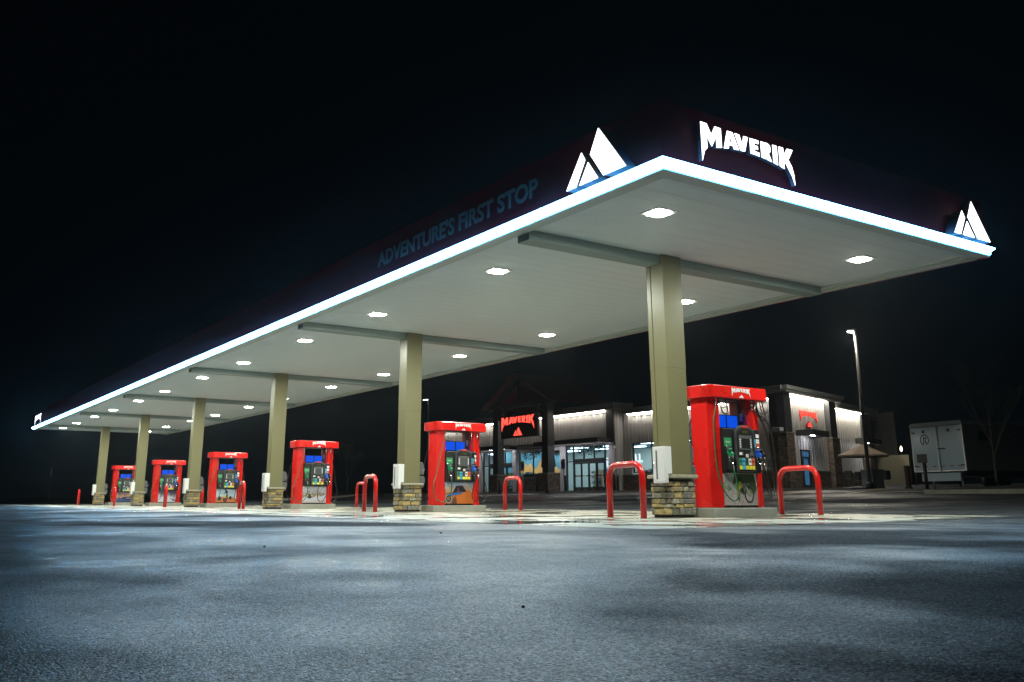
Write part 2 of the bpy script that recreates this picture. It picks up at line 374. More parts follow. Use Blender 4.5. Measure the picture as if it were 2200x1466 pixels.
# soffit deck with seams
so = M(); so.box(X1+.05, X0-.05, Y0+.06, Y1-.02, 5.05, 5.12)
x = X0 - .45
while x > X1 + .3: so.box(x-.006, x+.006, Y0+.26, Y1-.3, 5.0482, 5.052); x -= .406
so.build("soffit", SOFFIT, cn)
tr = M(); tr.box(X1, X0-.26, Y0+.25, Y0+.27, 5.0, 5.06); tr.box(X1+.2, X0-.25, Y1-.16, Y1, 4.985, 5.03); tr.box(X1+.2, X0-.25, Y1-.34, Y1-.17, 5.01, 5.06); tr.box(X0-.27, X0-.25, Y0+.272, Y1, 5.0, 5.06)
tr.build("gutter", TRIM, cn)
colx = [-12.92 - 10.493 * k for k in range(6)]
for cx_ in colx:
    B(cx_-.20, cx_+.16, Y0+.27, Y1-.35, 4.87, 5.045).build("beam", mat("beam_grey", (.20, .26, .245), .5), cn)
# illuminated emblems and word signs
SIGNW = emitter("sign_face_white", (.95, .97, 1.0), 3.2)
SIDEB = mat("sign_return", (.10, .12, .13), .4)
EX, EY, EZ = (1,0,0), (0,1,0), (0,0,1)
def emblem(O, U, wd, hg):
    Un = Vector(U); out = Un.cross(Vector(EZ)); o = Vector(O)
    e = put_peaks("mountain_emblem", o, U, EZ, wd, hg, .20, SIDEB, cn)
    put_peaks("emblem_face", o + out * .105, U, EZ, wd * .985, hg * .985, .01, SIGNW, e)
emblem((-11.08, 8.95, 5.20), EX, 1.46, .83)
emblem((-8.98, 16.36, 5.20), EY, 1.26, .75)
def word(O, U, wd, hg, dep):
    o = Vector(O); out = Vector(U).cross(Vector(EZ)); e = put_word("word_sign", o, U, EZ, wd, hg, dep, SIDEB, cn)
    put_word("word_face", o + out * (dep/2 + .004), U, EZ, wd, hg, .006, SIGNW, e)
word((-9.0, 9.75, 5.40), EY, 2.16, .49, .07)
word((-69.3, 8.98, 5.36), EX, 2.5, .50, .07)
tm = text_mesh("ADVENTURE'S FIRST STOP", .46, .006, .014)
wx = max(v.co.x for v in tm.vertices)
place_mesh("painted_slogan", tm, mat("slogan_grey", (.42, .34, .30), .6), (-18.32, 9.075, 5.50), EX, EZ, cn, 6.15 / wx, 1.0)

# canopy lamps
LENS = emitter("lamp_lens", (1.0, 1.0, .88), 170)
lg = "recessed lamps in the canopy soffit"
def lamp_proto():
    t = thing("canopy_lamp", "", "ceiling lamp", (0, 0, 5.05), lg)
    B(-.24, .24, -.24, .24, -.015, .01).build("housing", WHITE, t, .01, world=False)
    for sx in (-1, 1):
        for sy in (-1, 1):
            m = M(); pts = [(.02*sx,.02*sy),(.18*sx,.02*sy),(.18*sx,.10*sy),(.12*sx,.18*sy),(.02*sx,.18*sy)]
            m.prism(pts, 5.028, 5.034); m.build("lens", LENS, t, world=False).location.z = -5.05
    ld = bpy.data.lights.new("lamp_light", 'AREA'); ld.shape = 'SQUARE'; ld.size = .36; ld.energy = LAMP_W; ld.color = (.93, 1.0, .88); ld.spread = R(176)
    lo = bpy.data.objects.new("lamp_light", ld); C.objects.link(lo); lo.parent = t; lo.location = (0, 0, -.026)
    return t
ordn = ["first","second","third","fourth","fifth","sixth","seventh","eighth","ninth","tenth","eleventh","twelfth"]
LAMP_W = 230
lp = lamp_proto(); first = True
for row, (yy, nm) in enumerate(((12.74-2.19, "near"), (12.74+3.35, "far"))):
    for j in range(12):
        x = -10.73 - (j // 2) * 10.493 - (j % 2) * 4.885
        o = lp if first else dup(lp); first = False
        o.location = (x, yy, 5.05)
        o['label'] = f"{ordn[j]} lamp from the mountain-emblem corner in the {nm} row of soffit lamps" if row == 0 else f"{ordn[j]} lamp from the bright short end in the {nm} row of soffit lamps"

# ---------------- columns ----------------
def stones(t, cx_, cy_, hw, z0, z1, rnd):
    m = M(); z = z0
    courses = []
    while z < z1 - .05:
        h = rnd.choice([.07, .10, .12, .13]); h = min(h, z1 - z); 
        if z1 - z - h < .05: h = z1 - z
        courses.append((z, z + h)); z += h
    for ci, (a, b) in enumerate(courses):
        for side in range(4):
            wide = hw if (ci + side) % 2 else hw - .055
            u = -wide
            while u < wide - .01:
                l = rnd.choice([.14, .2, .27, .34]); 
                if wide - u - l < .1: l = wide - u
                e = hw + rnd.uniform(-.012, .016); i = hw - .06; g = .006
                if side == 0: bx = (u+g, u+l-g, -e, -i)
                elif side == 1: bx = (i, e, u+g, u+l-g)
                elif side == 2: bx = (u+g, u+l-g, i, e)
                else: bx = (-e, -i, u+g, u+l-g)
                n0 = len(m.v); m.box(cx_+bx[0], cx_+bx[1], cy_+bx[2], cy_+bx[3], a+g, b-g)
                for v in m.v[n0:]: v += Vector((rnd.uniform(-.007,.007), rnd.uniform(-.007,.007), rnd.uniform(-.006,.006)))
                u += l
    return m
adv = ["dirt bike", "orange buggy", "snowy creek", "quad bike", "snowy forest", "sunset boat"]
CABW = mat("cabinet_white", (.74,.74,.74), .45)
for k, cx_ in enumerate(colx):
    cy_ = 12.736; rnd = random.Random(40 + k)
    t = thing("canopy_column", f"tan metal canopy column on a stone base beside the pump with the {adv[k]} panel", "column", (cx_, cy_, 0), "columns under the canopy")
    prof = [(-.25,-.215),(-.14,-.215),(-.14,-.15),(-.085,-.15),(-.085,-.25),(.25,-.25),(.25,.25),(.085,.25),(.085,.15),(.14*-1,.15),(-.14,.215),(-.25,.215)]
    prof = [(x + cx_, y + cy_) for x, y in prof]
    M().prism(prof, .74, 2.82).build("shaft", TAN, t, .006)
    p2 = [(cx_ + (x - cx_) * 1.015, cy_ + (y - cy_) * 1.015) for x, y in prof]
    M().prism(p2, 2.80, 5.046).build("shaft", TAN, t, .006)
    hw = .295
    st = stones(t, cx_, cy_, hw, .05, .72, rnd).build("stone_base", STONEF, t, .014, 2)
    B(cx_-hw+.05, cx_+hw-.05, cy_-hw+.05, cy_+hw-.05, .0, .72).build("mortar_core", mat("mortar", (.06,.055,.045), .95), t)
    B(cx_-.26, cx_+.26, cy_-.26, cy_+.26, .005, .052).build("footing", BLACKP, t)
    cap = M(); cap.prism([(cx_+x, cy_+y) for x, y in rrect(-.345,.345,-.345,.345,.02,2)], .72, .785); co = cap.build("cap", CAPST, t, .018, 3)
    # extinguisher cabinet
    cab = M().box(cx_-.06, cx_+.26, cy_-.436, cy_-.352, .63, .80).box(cx_-.06, cx_+.26, cy_-.436, cy_-.256, .7995, 1.30).build("extinguisher_cabinet", CABW, t, .006)
    B(cx_+.03, cx_+.065, cy_-.443, cy_-.43, .70, 1.23).build("glass_slot", GREYP, cab)
    B(cx_-.045, cx_+.245, cy_-.4395, cy_-.434, .655, 1.275).build("cabinet_door", mat("cabinet_white_b", (.72,.72,.72), .4), cab, .003)
    M().tube([(cx_-.01,cy_-.438,.92),(cx_-.01,cy_-.46,.92),(cx_-.01,cy_-.46,1.02),(cx_-.01,cy_-.438,1.02)], .006, 6).build("handle", CHROME, cab)
    # bracket holding cabinet to the column
    # squeegee and towel station on the far face
    s = thing("windshield_washer_station", f"grey squeegee and towel station on the column beside the {adv[k]} pump", "washer station", (cx_, cy_+.33, .6), "washer stations behind the columns")
    DS = mat("station_grey", (.10,.105,.11), .5)
    M().prism([(y, z) for y, z in [(cy_+.255,1.0),(cy_+.40,1.02),(cy_+.44,1.08),(cy_+.44,1.26),(cy_+.40,1.36),(cy_+.255,1.38)]], cx_-.16, cx_+.16, T=lambda y, z, x: (x, y, z)).build("towel_box", DS, s, .02, 3)
    M().prism([(y, z) for y, z in [(cy_+.255,.80),(cy_+.34,.66),(cy_+.42,.66),(cy_+.48,.86),(cy_+.45,.97),(cy_+.255,.99)]], cx_-.17, cx_+.17, T=lambda y, z, x: (x, y, z)).build("bucket", DS, s, .02, 3)
    M().tube([(cx_+.05,cy_+.45,.95),(cx_+.08,cy_+.5,1.2)], .009, 6).build("squeegee", CHROME, s)

# ---------------- islands, hoop bollards ----------------
isl = None
for k, cx_ in enumerate(colx):
    if isl is None:
        isl = thing("pump_island", "", "kerb island", (cx_, 14.2, 0), "raised concrete pump islands")
        M().prism([(cx_+x, 14.2+y) for x, y in rrect(-.52,.52,-.93,.87,.05,3)], 0, .178).build("kerb_block", CONC, isl, .015, 2)
        o = isl
    else: o = dup(isl)
    o.location = (cx_, 14.2, 0); o['label'] = f"raised concrete island carrying the pump with the {adv[k]} panel"
hp = None
for k, cx_ in enumerate(colx):
    for yy, nm in ((11.5, "outer asphalt end"), (16.3, "store end")):
        if hp is None:
            hp = thing("hoop_bollard", "", "bollard", (0, 0, 0), "red hoop bollards at the island ends")
            path = [(-.6,0,0),(-.6,0,.68)] + [(-.6+.27-.27*math.cos(a), 0, .68+.27*math.sin(a)) for a in [R(q) for q in range(12, 91, 13)]]
            path = path + [(-x, y, z) for x, y, z in path[::-1]]
            M().tube(path, .057, 16).build("hoop", REDP, hp)
            for sx in (-.6, .6):
                M().prism([(sx+.075*math.cos(a), .075*math.sin(a)) for a in [R(q*30) for q in range(12)]], .0, .012).build("collar", CONC, hp)
            o = hp
        else: o = dup(hp)
        o.rotation_euler = (0, 0, R(-12))
        o.location = (cx_ + ((.05 if k == 0 else .14) if yy < 12 else .08), yy, .002 if yy < 14 else .022)
        o['label'] = f"red hoop bollard at the {nm} of the island with the {adv[k]} pump"

# ---------------- fuel dispensers ----------------
SCR = mat("screen_blue", (.01,.03,.2), .2, emit=(.0,.09,.85), es=.85)
SCR2 = mat("display_grey", (.05,.055,.05), .15, emit=(.5,.55,.5), es=.09)
def flat(name, col, r=.45): return mat(name, col, r)
GRN, CYN, YLW, ORG, WHT = flat("label_green",(.03,.27,.10)), flat("label_cyan",(.05,.45,.70)), flat("label_yellow",(.80,.68,.05)), flat("label_orange",(.75,.10,.03)), flat("label_white",(.75,.75,.72))
LRED = flat("label_red",(.6,.03,.02))
NBLUE = mat("nozzle_blue",(.01,.10,.62),.35); NGRN = mat("nozzle_green",(.01,.22,.09),.35)
def art_mat(k):
    """printed advert: a landscape in bands broken up with noise"""
    P = [((.55,.56,.54),(.13,.20,.06),(.36,.31,.30),.50), ((.30,.42,.62),(.55,.40,.28),(.50,.14,.03),.62), ((.62,.62,.70),(.20,.15,.06),(.55,.48,.47),.45),
         ((.50,.64,.75),(.45,.60,.70),(.52,.17,.05),.40), ((.10,.09,.14),(.45,.46,.55),(.50,.51,.60),.5), ((.30,.17,.22),(.60,.36,.18),(.05,.08,.22),.5)][k]
    m = bpy.data.materials.new("advert_print"); m.use_nodes = True; nt = m.node_tree; N = nt.nodes; L = nt.links; b = N["Principled BSDF"]; b.inputs["Roughness"].default_value = .35
    tc = N.new("ShaderNodeNewGeometry"); sp = N.new("ShaderNodeSeparateXYZ"); L.new(tc.outputs["Position"], sp.inputs[0])
    n = N.new("ShaderNodeTexNoise"); n.inputs["Scale"].default_value = 7; n.inputs["Detail"].default_value = 7; L.new(tc.outputs["Position"], n.inputs["Vector"])
    mr = N.new("ShaderNodeMapRange"); mr.inputs[1].default_value = .22; mr.inputs[2].default_value = .85; L.new(sp.outputs["Z"], mr.inputs[0])
    ad = N.new("ShaderNodeMath"); ad.operation = 'MULTIPLY_ADD'; L.new(n.outputs["Fac"], ad.inputs[0]); ad.inputs[1].default_value = .7; 
    sb = N.new("ShaderNodeMath"); sb.operation = 'SUBTRACT'; L.new(mr.outputs[0], sb.inputs[0]); sb.inputs[1].default_value = .35; L.new(sb.outputs[0], ad.inputs[2])
    r = N.new("ShaderNodeValToRGB"); e = r.color_ramp.elements
    e[0].position = P[3] - .12; e[0].color = (*P[2], 1); e[1].position = P[3] + .3; e[1].color = (*P[0], 1); q = e.new(P[3]); q.color = (*P[1], 1)
    L.new(ad.outputs[0], r.inputs[0])
    n2 = N.new("ShaderNodeTexNoise"); n2.inputs["Scale"].default_value = 45; n2.inputs["Detail"].default_value = 5; L.new(tc.outputs["Position"], n2.inputs["Vector"])
    x = N.new("ShaderNodeMapRange"); x.inputs[1].default_value = .35; x.inputs[2].default_value = .65; x.inputs[3].default_value = .55; x.inputs[4].default_value = 1.35; L.new(n2.outputs["Fac"], x.inputs[0])
    v = N.new("ShaderNodeVectorMath"); v.operation = 'SCALE'; L.new(r.outputs[0], v.inputs[0]); L.new(x.outputs[0], v.inputs["Scale"]); L.new(v.outputs[0], b.inputs["Base Color"])
    return m
def circ(y, z, r, n=18, sq=1): return [(y + r*math.cos(2*math.pi*i/n), z + r*sq*math.sin(2*math.pi*i/n)) for i in range(n)]
def ring(y, z, r, w_, n=20): return [circ(y, z, r, n), circ(y, z, r - w_, n)]
def bar(a, b, w_):
    a, b = Vector(a), Vector(b); d = (b - a).normalized(); n = Vector((-d.y, d.x)) * w_ / 2; return [tuple(a-n), tuple(b-n), tuple(b+n), tuple(a+n)]
def art_shapes(k):
    """flat printed figures, (colour, polygons) in panel coordinates y 0..1.1, z 0..0.6"""
    INK = (.02,.02,.025)
    if k == 0: return [((.05,.08,.03), [[(.28,.36),(.36,.6),(1.0,.6),(1.08,.3),(.98,.22),(.9,.34),(.8,.3),(.62,.42),(.5,.38),(.42,.44)]]),
        ((.36,.37,.36), [[(.02,.6),(.0,.5),(.25,.3),(.45,.2),(.42,.26),(.2,.5),(.14,.6)]]),
        (INK, ring(.82,.20,.155,.032)), ((.2,.17,.15), [circ(.82,.20,.03)]), ((.35,.33,.3), [bar((.82,.2),(.63,.44),.022), bar((.85,.21),(.66,.45),.012)]),
        (INK, [[(.48,.12),(.6,.1),(.66,.2),(.64,.32),(.5,.34),(.44,.25)], bar((.44,.28),(.48,.06),.05)]), ((.45,.40,.02), [[(.42,.34),(.5,.47),(.58,.44),(.56,.34),(.5,.3),(.48,.16),(.43,.16)]]), 
        (INK, [circ(.53,.50,.05), bar((.56,.42),(.68,.45),.03)]), ((.25,.25,.26), [[(.68,.40),(.8,.42),(.86,.40),(.8,.395),(.7,.37)]])]
    if k == 1: return [((.52,.13,.02), [[(.45,.0),(.42,.1),(.5,.25),(.65,.33),(.85,.36),(1.0,.31),(1.1,.33),(1.12,.0)]]), ((.30,.30,.34), ring(.14,.14,.13,.05)), (INK, ring(.14,.14,.10,.04)), ((.12,.05,.03),[[(.25,.0),(.28,.12),(.38,.2),(.45,.12),(.46,.0)]]),
        ((.03,.13,.36), [[(.1,.25),(.3,.3),(.5,.36),(.72,.34),(.6,.26),(.4,.24),(.2,.2)]]), (INK, [bar((.3,.3),(.42,.48),.018), bar((.42,.48),(.66,.5),.018), bar((.66,.5),(.82,.34),.018), bar((.5,.34),(.56,.5),.014), bar((.28,.29),(.82,.35),.02)]),
        ((.25,.07,.06), [circ(.5,.42,.035), [(.46,.32),(.48,.4),(.54,.4),(.55,.31)]]), ((.4,.32,.2),[[(.0,.34),(.2,.36),(.3,.34),(.2,.32),(.0,.3)]])]
    if k == 2: return [((.50,.52,.60), [[(0,.16),(.2,.26),(.35,.24),(.5,.16),(.7,.2),(1.1,.3),(1.1,.18),(.8,.1),(.5,.06),(.2,.08),(0,.1)]]), ((.045,.04,.03), [[(.2,.2),(.24,.3),(.34,.32),(.42,.3),(.44,.2),(.34,.14)]]), ((.7,.62,.3), [circ(.24,.26,.02), circ(.42,.27,.025)])]
    if k == 3: return [(INK, [circ(.18,.17,.10), circ(.78,.2,.08), circ(.6,.22,.07)]), (INK, [circ(.5,.13,.12)]), ((.35,.03,.05), ring(.52,.13,.055,.03)), ((.55,.5,.02), [[(.36,.32),(.42,.2),(.6,.2),(.72,.24),(.64,.34),(.5,.3)]]), ((.03,.06,.25), [[(.52,.22),(.56,.4),(.64,.36),(.62,.2)], circ(.5,.56,.05)]), (INK, [circ(.56,.46,.07), bar((.4,.36),(.5,.5),.02)])]
    if k == 4: return [((.5,.51,.58), [[(0,0),(0,.2),(.4,.26),(.6,.3),(.8,.2),(1.1,.02),(1.1,0)]]), ((.05,.05,.07), [bar((x,.28),(x,.58),.02) for x in (.3,.37,.43,.5,.57,.76,.82,.9,.98,1.04)]), ((.12,.14,.25), [[(.7,.22),(.95,.06),(1.1,.04),(1.1,.12),(.9,.16)]])]
    return [((.03,.03,.09), [[(.3,.2),(.5,.3),(.8,.32),(1.05,.3),(1.1,.2),(1.1,.1),(.7,.08),(.45,.12)]]), ((.35,.36,.42), [bar((.7,.22),(1.0,.22),.04)]), ((.7,.42,.12), [circ(.8,.42,.05), circ(1.0,.42,.05)]), ((.02,.06,.22), [[(0,0),(0,.1),(.3,.06),(.7,.04),(1.1,.06),(1.1,0)]])]

def pump(k, cx_):
    t = thing("fuel_dispenser", f"red and black fuel pump with a {adv[k]} picture on its lower panel", "fuel pump", (cx_, 14.26, .178), "red fuel pumps under the canopy")
    yc = 14.26
    T = lambda x, y, z: (cx_ + x, y, z)
    hd = .30
    # end columns: eight-sided shells
    for sgn in (-1, 1):
        ya, yb, ym = yc + sgn*.50, yc + sgn*.76, yc + sgn*.40
        ya, yb, ym = yc + sgn*.49, yc + sgn*.745, yc + sgn*.43
        pts = [(hd+.015, ya), (hd+.015, ya + sgn*.02), (hd-.07, yb), (-hd+.10, yb), (-hd, ya + sgn*.03), (-hd, ya), (-hd+.06, ym), (hd-.06, ym)]
        M().prism([(cx_+x, y) for x, y in pts], .18, 2.30).build("end_column", RED, t, .012, 2)
    # header
    h = M(); h.prism([(cx_+x, yc+y) for x, y in rrect(-.42,.42,-.86,.94,.20,10)], 2.285, 2.525)
    ho = h.build("header", RED, t, .012, 2)
    B(cx_-.4+.12, cx_+.4-.12, yc-.7, yc+.78, 2.525, 2.545).build("header_cover", mat("cover_red", (.35,.02,.02), .5), t)
    for yy in (-.5, .42, .5): M().tube([(cx_, yc+yy, 2.54), (cx_, yc+yy, 2.57)], .018, 8).build("bolt", CHROME, ho)
    put_word("header_lettering", (cx_+.423, yc-.21, 2.36), EY, EZ, .54, .135, .004, LW, ho)
    put_peaks("header_emblem", (cx_+.423, yc+.0, 2.30), EY, EZ, .13, .065, .004, LW, ho)
    # underside lamp tray
    B(cx_-.25, cx_+.25, yc-.6, yc+.6, 2.27, 2.284).build("header_soffit", BLACKP, t)
    # twin screens
    for a, b in ((-.30, .03), (.045, .375)):
        s = B(cx_-.03, cx_+.01, yc+a, yc+b, 1.73, 2.0).build("screen_unit", BLACKP, t, .004)
        B(cx_+.0105, cx_+.014, yc+a+.012, yc+b-.012, 1.745, 1.985).build("screen", SCR, s)
    B(cx_-.04, cx_+.03, yc-.42, yc+.5, 1.66, 1.735).build("screen_mount", BLACKP, t)
    B(cx_-.02, cx_+.02, yc+.39, yc+.41, 1.7, 2.28).build("screen_post", DGREY, t)
    # inner red wall with notice
    B(cx_-.2, cx_+.2, yc+.425, yc+.445, 1.7, 2.28).build("inner_panel", mat("inner_red", (.22,.02,.02), .5), t)
    B(cx_+.0, cx_+.10, yc+.419, yc+.424, 1.88, 2.04).build("notice", LW, t)
    B(cx_-.27, cx_+.27, yc-.48, yc+.48, .22, 1.66).build("cabinet", BLACKP, t)
    B(cx_-.29, cx_+.29, yc-.50, yc+.50, .178, .225).build("plinth", BLACKP, t)
    fx = cx_ + hd   # front plane
    for fs in (1, -1):   # console on both faces
        X = lambda d: (cx_ + fs*(hd+d))
        c = M(); pr = [(yc-.50,.86),(yc-.46,.83),(yc+.49,.83),(yc+.54,.86),(yc+.54,1.69),(yc-.50,1.69)]
        c.prism(pr, 0, 1, T=lambda y, z, d: (X(-.03 + d*.13), y, z)); con = c.build("console", BLACKP, t, .015, 2)
        a = M(); ar = [(-.275,.86),(.275,.86),(.275,1.62)] + [(.275*math.cos(q), 1.62+.14*math.sin(q)) for q in [R(x_) for x_ in range(15,170,15)]] + [(-.275,1.62)]
        a.prism([(yc+.06+y, z) for y, z in ar], 0, 1, T=lambda y, z, d: (X(.10 + d*.05), y, z)); ac = a.build("control_face", DGREY, t, .012, 2)
        if fs < 0: continue
        def lab(y0, y1, z0, z1, m, d=.155, name="label", par=ac, skew=0):
            return B(X(d-.006), X(d), yc+y0*.93+.032, yc+y1*.93+.032, z0, z1).build(name, m, par)
        # recessed black hood around the display
        hd_ = M(); hr = [(-.24,.88),(.24,.88),(.24,1.60)] + [(.24*math.cos(q), 1.60+.10*math.sin(q)) for q in [R(x_) for x_ in range(15,170,15)]] + [(-.24,1.60)]
        hd_.prism([(yc+.06+y, z) for y, z in hr], 0, 1, T=lambda y, z, d: (X(.149 + d*.004), y, z)); hd_.build("hood_panel", BLACKP, ac)
        lab(-.20+.03, .20+.03, 1.28, 1.56, GREYP, .157, "display_bezel")
        lab(-.12+.03, .13+.03, 1.31, 1.50, SCR2 if k else BLACKP, .160, "display")
        lab(-.09+.03, .10+.03, 1.60, 1.66, mat("lcd_olive", (.05,.055,.02), .3), .158, "price_display")
        for i in range(4):
            for y in (-.165, .165): lab(y+.015, y+.043, 1.325+i*.045, 1.355+i*.045, LW, .1605, "key")
        lab(-.08+.03, .10+.03, 1.705, 1.745, LRED, .157, "brand_tab")
        lab(-.2, -.07, 1.17, 1.24, GREYP, .165, "card_reader"); lab(-.19, -.11, 1.18, 1.23, LW, .168, "card_sticker")
        lab(-.02, .12, 1.17, 1.265, BLACKP, .162, "receipt_slot"); lab(-.0, .08, 1.135, 1.20, mat("receipt", (.7,.55,.5), .7), .170, "receipt")
        lab(.13, .25, 1.12, 1.23, GREYP, .163, "keypad"); lab(.15, .23, 1.135, 1.175, BLACKP, .166, "key"); lab(.16, .23, 1.235, 1.27, GREYP, .164, "contactless_reader")
        lab(-.22, .28, .895, 1.125, GREYP, .159, "grade_panel")
        for i, (ca, cb) in enumerate(((GRN, YLW), (CYN, CYN), (DGREY, YLW), (WHT, YLW), (ORG, YLW))):
            y = -.205 + i*.096; bt = lab(y, y+.082, .99, 1.115, ca, .164, "grade_label"); lab(y+.018, y+.064, 1.04, 1.075, BLACKP, .166, "price_digits", bt)
            lab(y, y+.082, .905, .975, cb, .168, "grade_button")
        g_ = B(X(.1), X(.104), yc-.49, yc-.29, 1.34, 1.505).build("grade_sign", GRN, con)
        tmx = text_mesh("Diesel", .05, .002, 0, 'CENTER'); place_mesh("sign_text", tmx, LW, (X(.1055), yc-.39, 1.41), EY, EZ, con)
        B(X(.1), X(.104), yc+.34, yc+.42, 1.34, 1.505).build("grade_sign", CYN, con)
        B(X(.1), X(.104), yc+.43, yc+.52, 1.53, 1.60).build("warning_label", LW, con); B(X(.1), X(.103), yc+.43, yc+.52, 1.47, 1.50).build("warning_label", LW, con)
        B(X(.1), X(.1035), yc+.43, yc+.52, 1.42, 1.465).build("warning_label", LW, con); B(X(.1), X(.104), yc+.43, yc+.52, 1.34, 1.415).build("grade_sign", ORG, con)
        if k: M().prism([(yc-.39,1.115),(yc-.30,1.115),(yc-.30,1.06),(yc-.345,1.01),(yc-.39,1.06)], 0, 1, T=lambda y, z, d: (X(.1+d*.004), y, z)).build("warning_label", LRED, con)
        # nozzle pockets
        for y, wd_ in ((-.40, .12), (.43, .19)):
            B(X(.098), X(.125), yc+y-wd_/2-.02, yc+y+wd_/2+.02, .90, 1.29).build("nozzle_pocket", mat("pocket_black", (.007,.007,.007), .6), con, .008)
            B(X(.1), X(.17), yc+y-wd_/2, yc+y+wd_/2, 1.27, 1.31).build("pocket_hood", GREYP, con, .01)
        # lower advert
        B(X(-.02), X(.012), yc-.475, yc+.475, .225, .835).build("advert_panel", art_mat(k), t)
        ap = t.children[-1]
        for i, (col, polys) in enumerate(art_shapes(k)):
            me = outline_mesh(polys, .002); o = place_mesh("printed_figure", me, mat("print_%02d_%d" % (k, i), col, .4), (X(.0145 + i*.0016), yc-.475, .225), EY, EZ, ap, .864, 1.0)
    # stickers on the post
    B(fx+.012, fx+.019, yc+.49, yc+.515, 1.42, 1.70).build("post_sticker", LW, t)
    # nozzles
    def nozzle(y, m, z=1.13, face=1):
        X = lambda d: (cx_ + face*(hd+d)); y = yc + y
        b_ = M()
        b_.prism([(0,0),(.10,.015),(.115,.07),(.06,.11),(.0,.125),(-.045,.15),(-.055,.10),(-.03,.05)], -.028, .028, T=lambda a, b, c: (X(.155 + a*.55 + .0), y + a*.5 + c*.9, z + b))
        o = b_.build("nozzle", m, t, .012, 2)
        M().tube([(X(.15), y-.01, z+.13), (X(.13), y-.035, z+.19), (X(.11), y-.04, z+.24)], .011, 8).build("spout", CHROME, o)
        M().tube([(X(.17), y-.0, z+.15), (X(.19), y+.0, z+.12)], [.04,.03], 12).build("splash_guard", m, o)
        M().tube([(X(.19), y+.03, z+.02), (X(.2), y+.035, z-.05), (X(.19), y+.02, z-.10)], [.03,.026,.02], 8).build("grip", BLACKP, o)
        M().tube([(X(.17), y-.03, z+.02), (X(.18), y-.04, z-.05), (X(.19), y+.01, z-.1)], .007, 6).build("lever", YLW if False else CHROME, o)
        M().tube([(X(.19), y+.02, z-.10), (X(.2), y+.05, z-.16), (X(.19), y+.055, z-.22)], [.017,.016,.014], 8).build("swivel", CHROME, o)
        return (X(.19), y+.055, z-.22)
    def hose(y_top, tip, mids, m, face=1):
        X = lambda d: (cx_ + face*(hd+d)); ty = yc + y_top
        pts = [(X(.02), ty, 2.10)] + [(X(d), yc+y, z) for d, y, z in mids] + [tip]
        M().tube(bez(pts, 7), .0135, 8).build("hose", m, t)
        sw_ = M(); sw_.tube([(X(.02), ty, 2.29), (X(.03), ty+.01, 2.24)], .014, 8); sw_.tube([(X(.03), ty+.01, 2.24), (X(.02), ty, 2.17)], .024, 8); sw_.tube([(X(.02), ty, 2.17),(X(.02), ty, 2.09)], .017, 8)
        sw_.build("hose_swivel", CHROME, t)
    e = random.Random(k)
    d = lambda a: a + e.uniform(-.02, .02)
    tip = nozzle(-.42, NGRN)
    if k == 0:
        hose(-.58, tip, [(.03,-.67,1.8),(.05,-.69,1.2),(.08,-.66,.75),(.13,-.53,.42),(.15,-.35,.31),(.19,-.36+.1,.42),(.2,-.31,.66)], GHOSE)
        hose(.56, nozzle(.38, NBLUE), [(.05,.80,1.7),(.1,.86,1.1),(.14,.84,.55),(.17,.70,.36),(.19,.52,.62)], RUBBER)
        hose(.46, nozzle(.50, BLACKP), [(.06,.9,1.8),(.1,.98,1.0),(.12,.92,.5),(.15,.75,.4),(.19,.62,.6)], RUBBER)
        for yy, zz in ((-.3, 1.98), (.72, 1.95), (.8, 1.9)):
            M().tube(bez([(cx_+.25,yc+yy-.14,2.29),(cx_+.3,yc+yy-.08,zz+.05),(cx_+.31,yc+yy,zz),(cx_+.3,yc+yy+.08,zz+.06),(cx_+.25,yc+yy+.06,2.29)], 6), .012, 8).build("hose", RUBBER, t)
    else:
        hose(-.50, tip, [(.05,d(-.62),1.7),(.09,d(-.84),1.0),(.12,d(-.93),.72),(.14,d(-.86),.40),(.16,d(-.66),.27),(.19,d(-.46),.36),(.2,-.37,.62)], GHOSE)
        hose(.40, nozzle(.38, NBLUE), [(.12,d(.36),1.6),(.2,d(.22),1.1),(.2,d(.05),.72),(.18,d(.08),.34),(.17,d(.24),.26),(.19,d(.38),.42),(.2,.44,.66)] if k in (2,) else [(.12,d(.42),1.6),(.2,d(.42),1.1),(.2,d(.38),.72),(.18,d(.36),.40),(.17,d(.48),.27),(.19,d(.52),.42),(.2,.46,.66)], RUBBER)
        hose(.60, nozzle(.50, BLACKP), [(.08,d(.72),1.5),(.1,d(.80),1.0),(.12,d(.88),.6),(.14,d(.80),.33),(.16,d(.62),.27),(.19,d(.54),.45),(.2,.53,.66)], RUBBER)
    # far side
    hose(-.50, nozzle(-.42, BLACKP, face=-1), [(.06,-.72,1.6),(.1,-.85,.8),(.13,-.72,.35),(.17,-.5,.4)], RUBBER, face=-1)
    hose(.60, nozzle(.40, NGRN, face=-1), [(.06,.84,1.5),(.1,.98,.8),(.13,.85,.35),(.17,.55,.4)], GHOSE, face=-1)
    return t
LW = LBL = mat("lettering_white", (.8,.8,.8), .5)
for k, cx_ in enumerate(colx): pump(k, cx_)

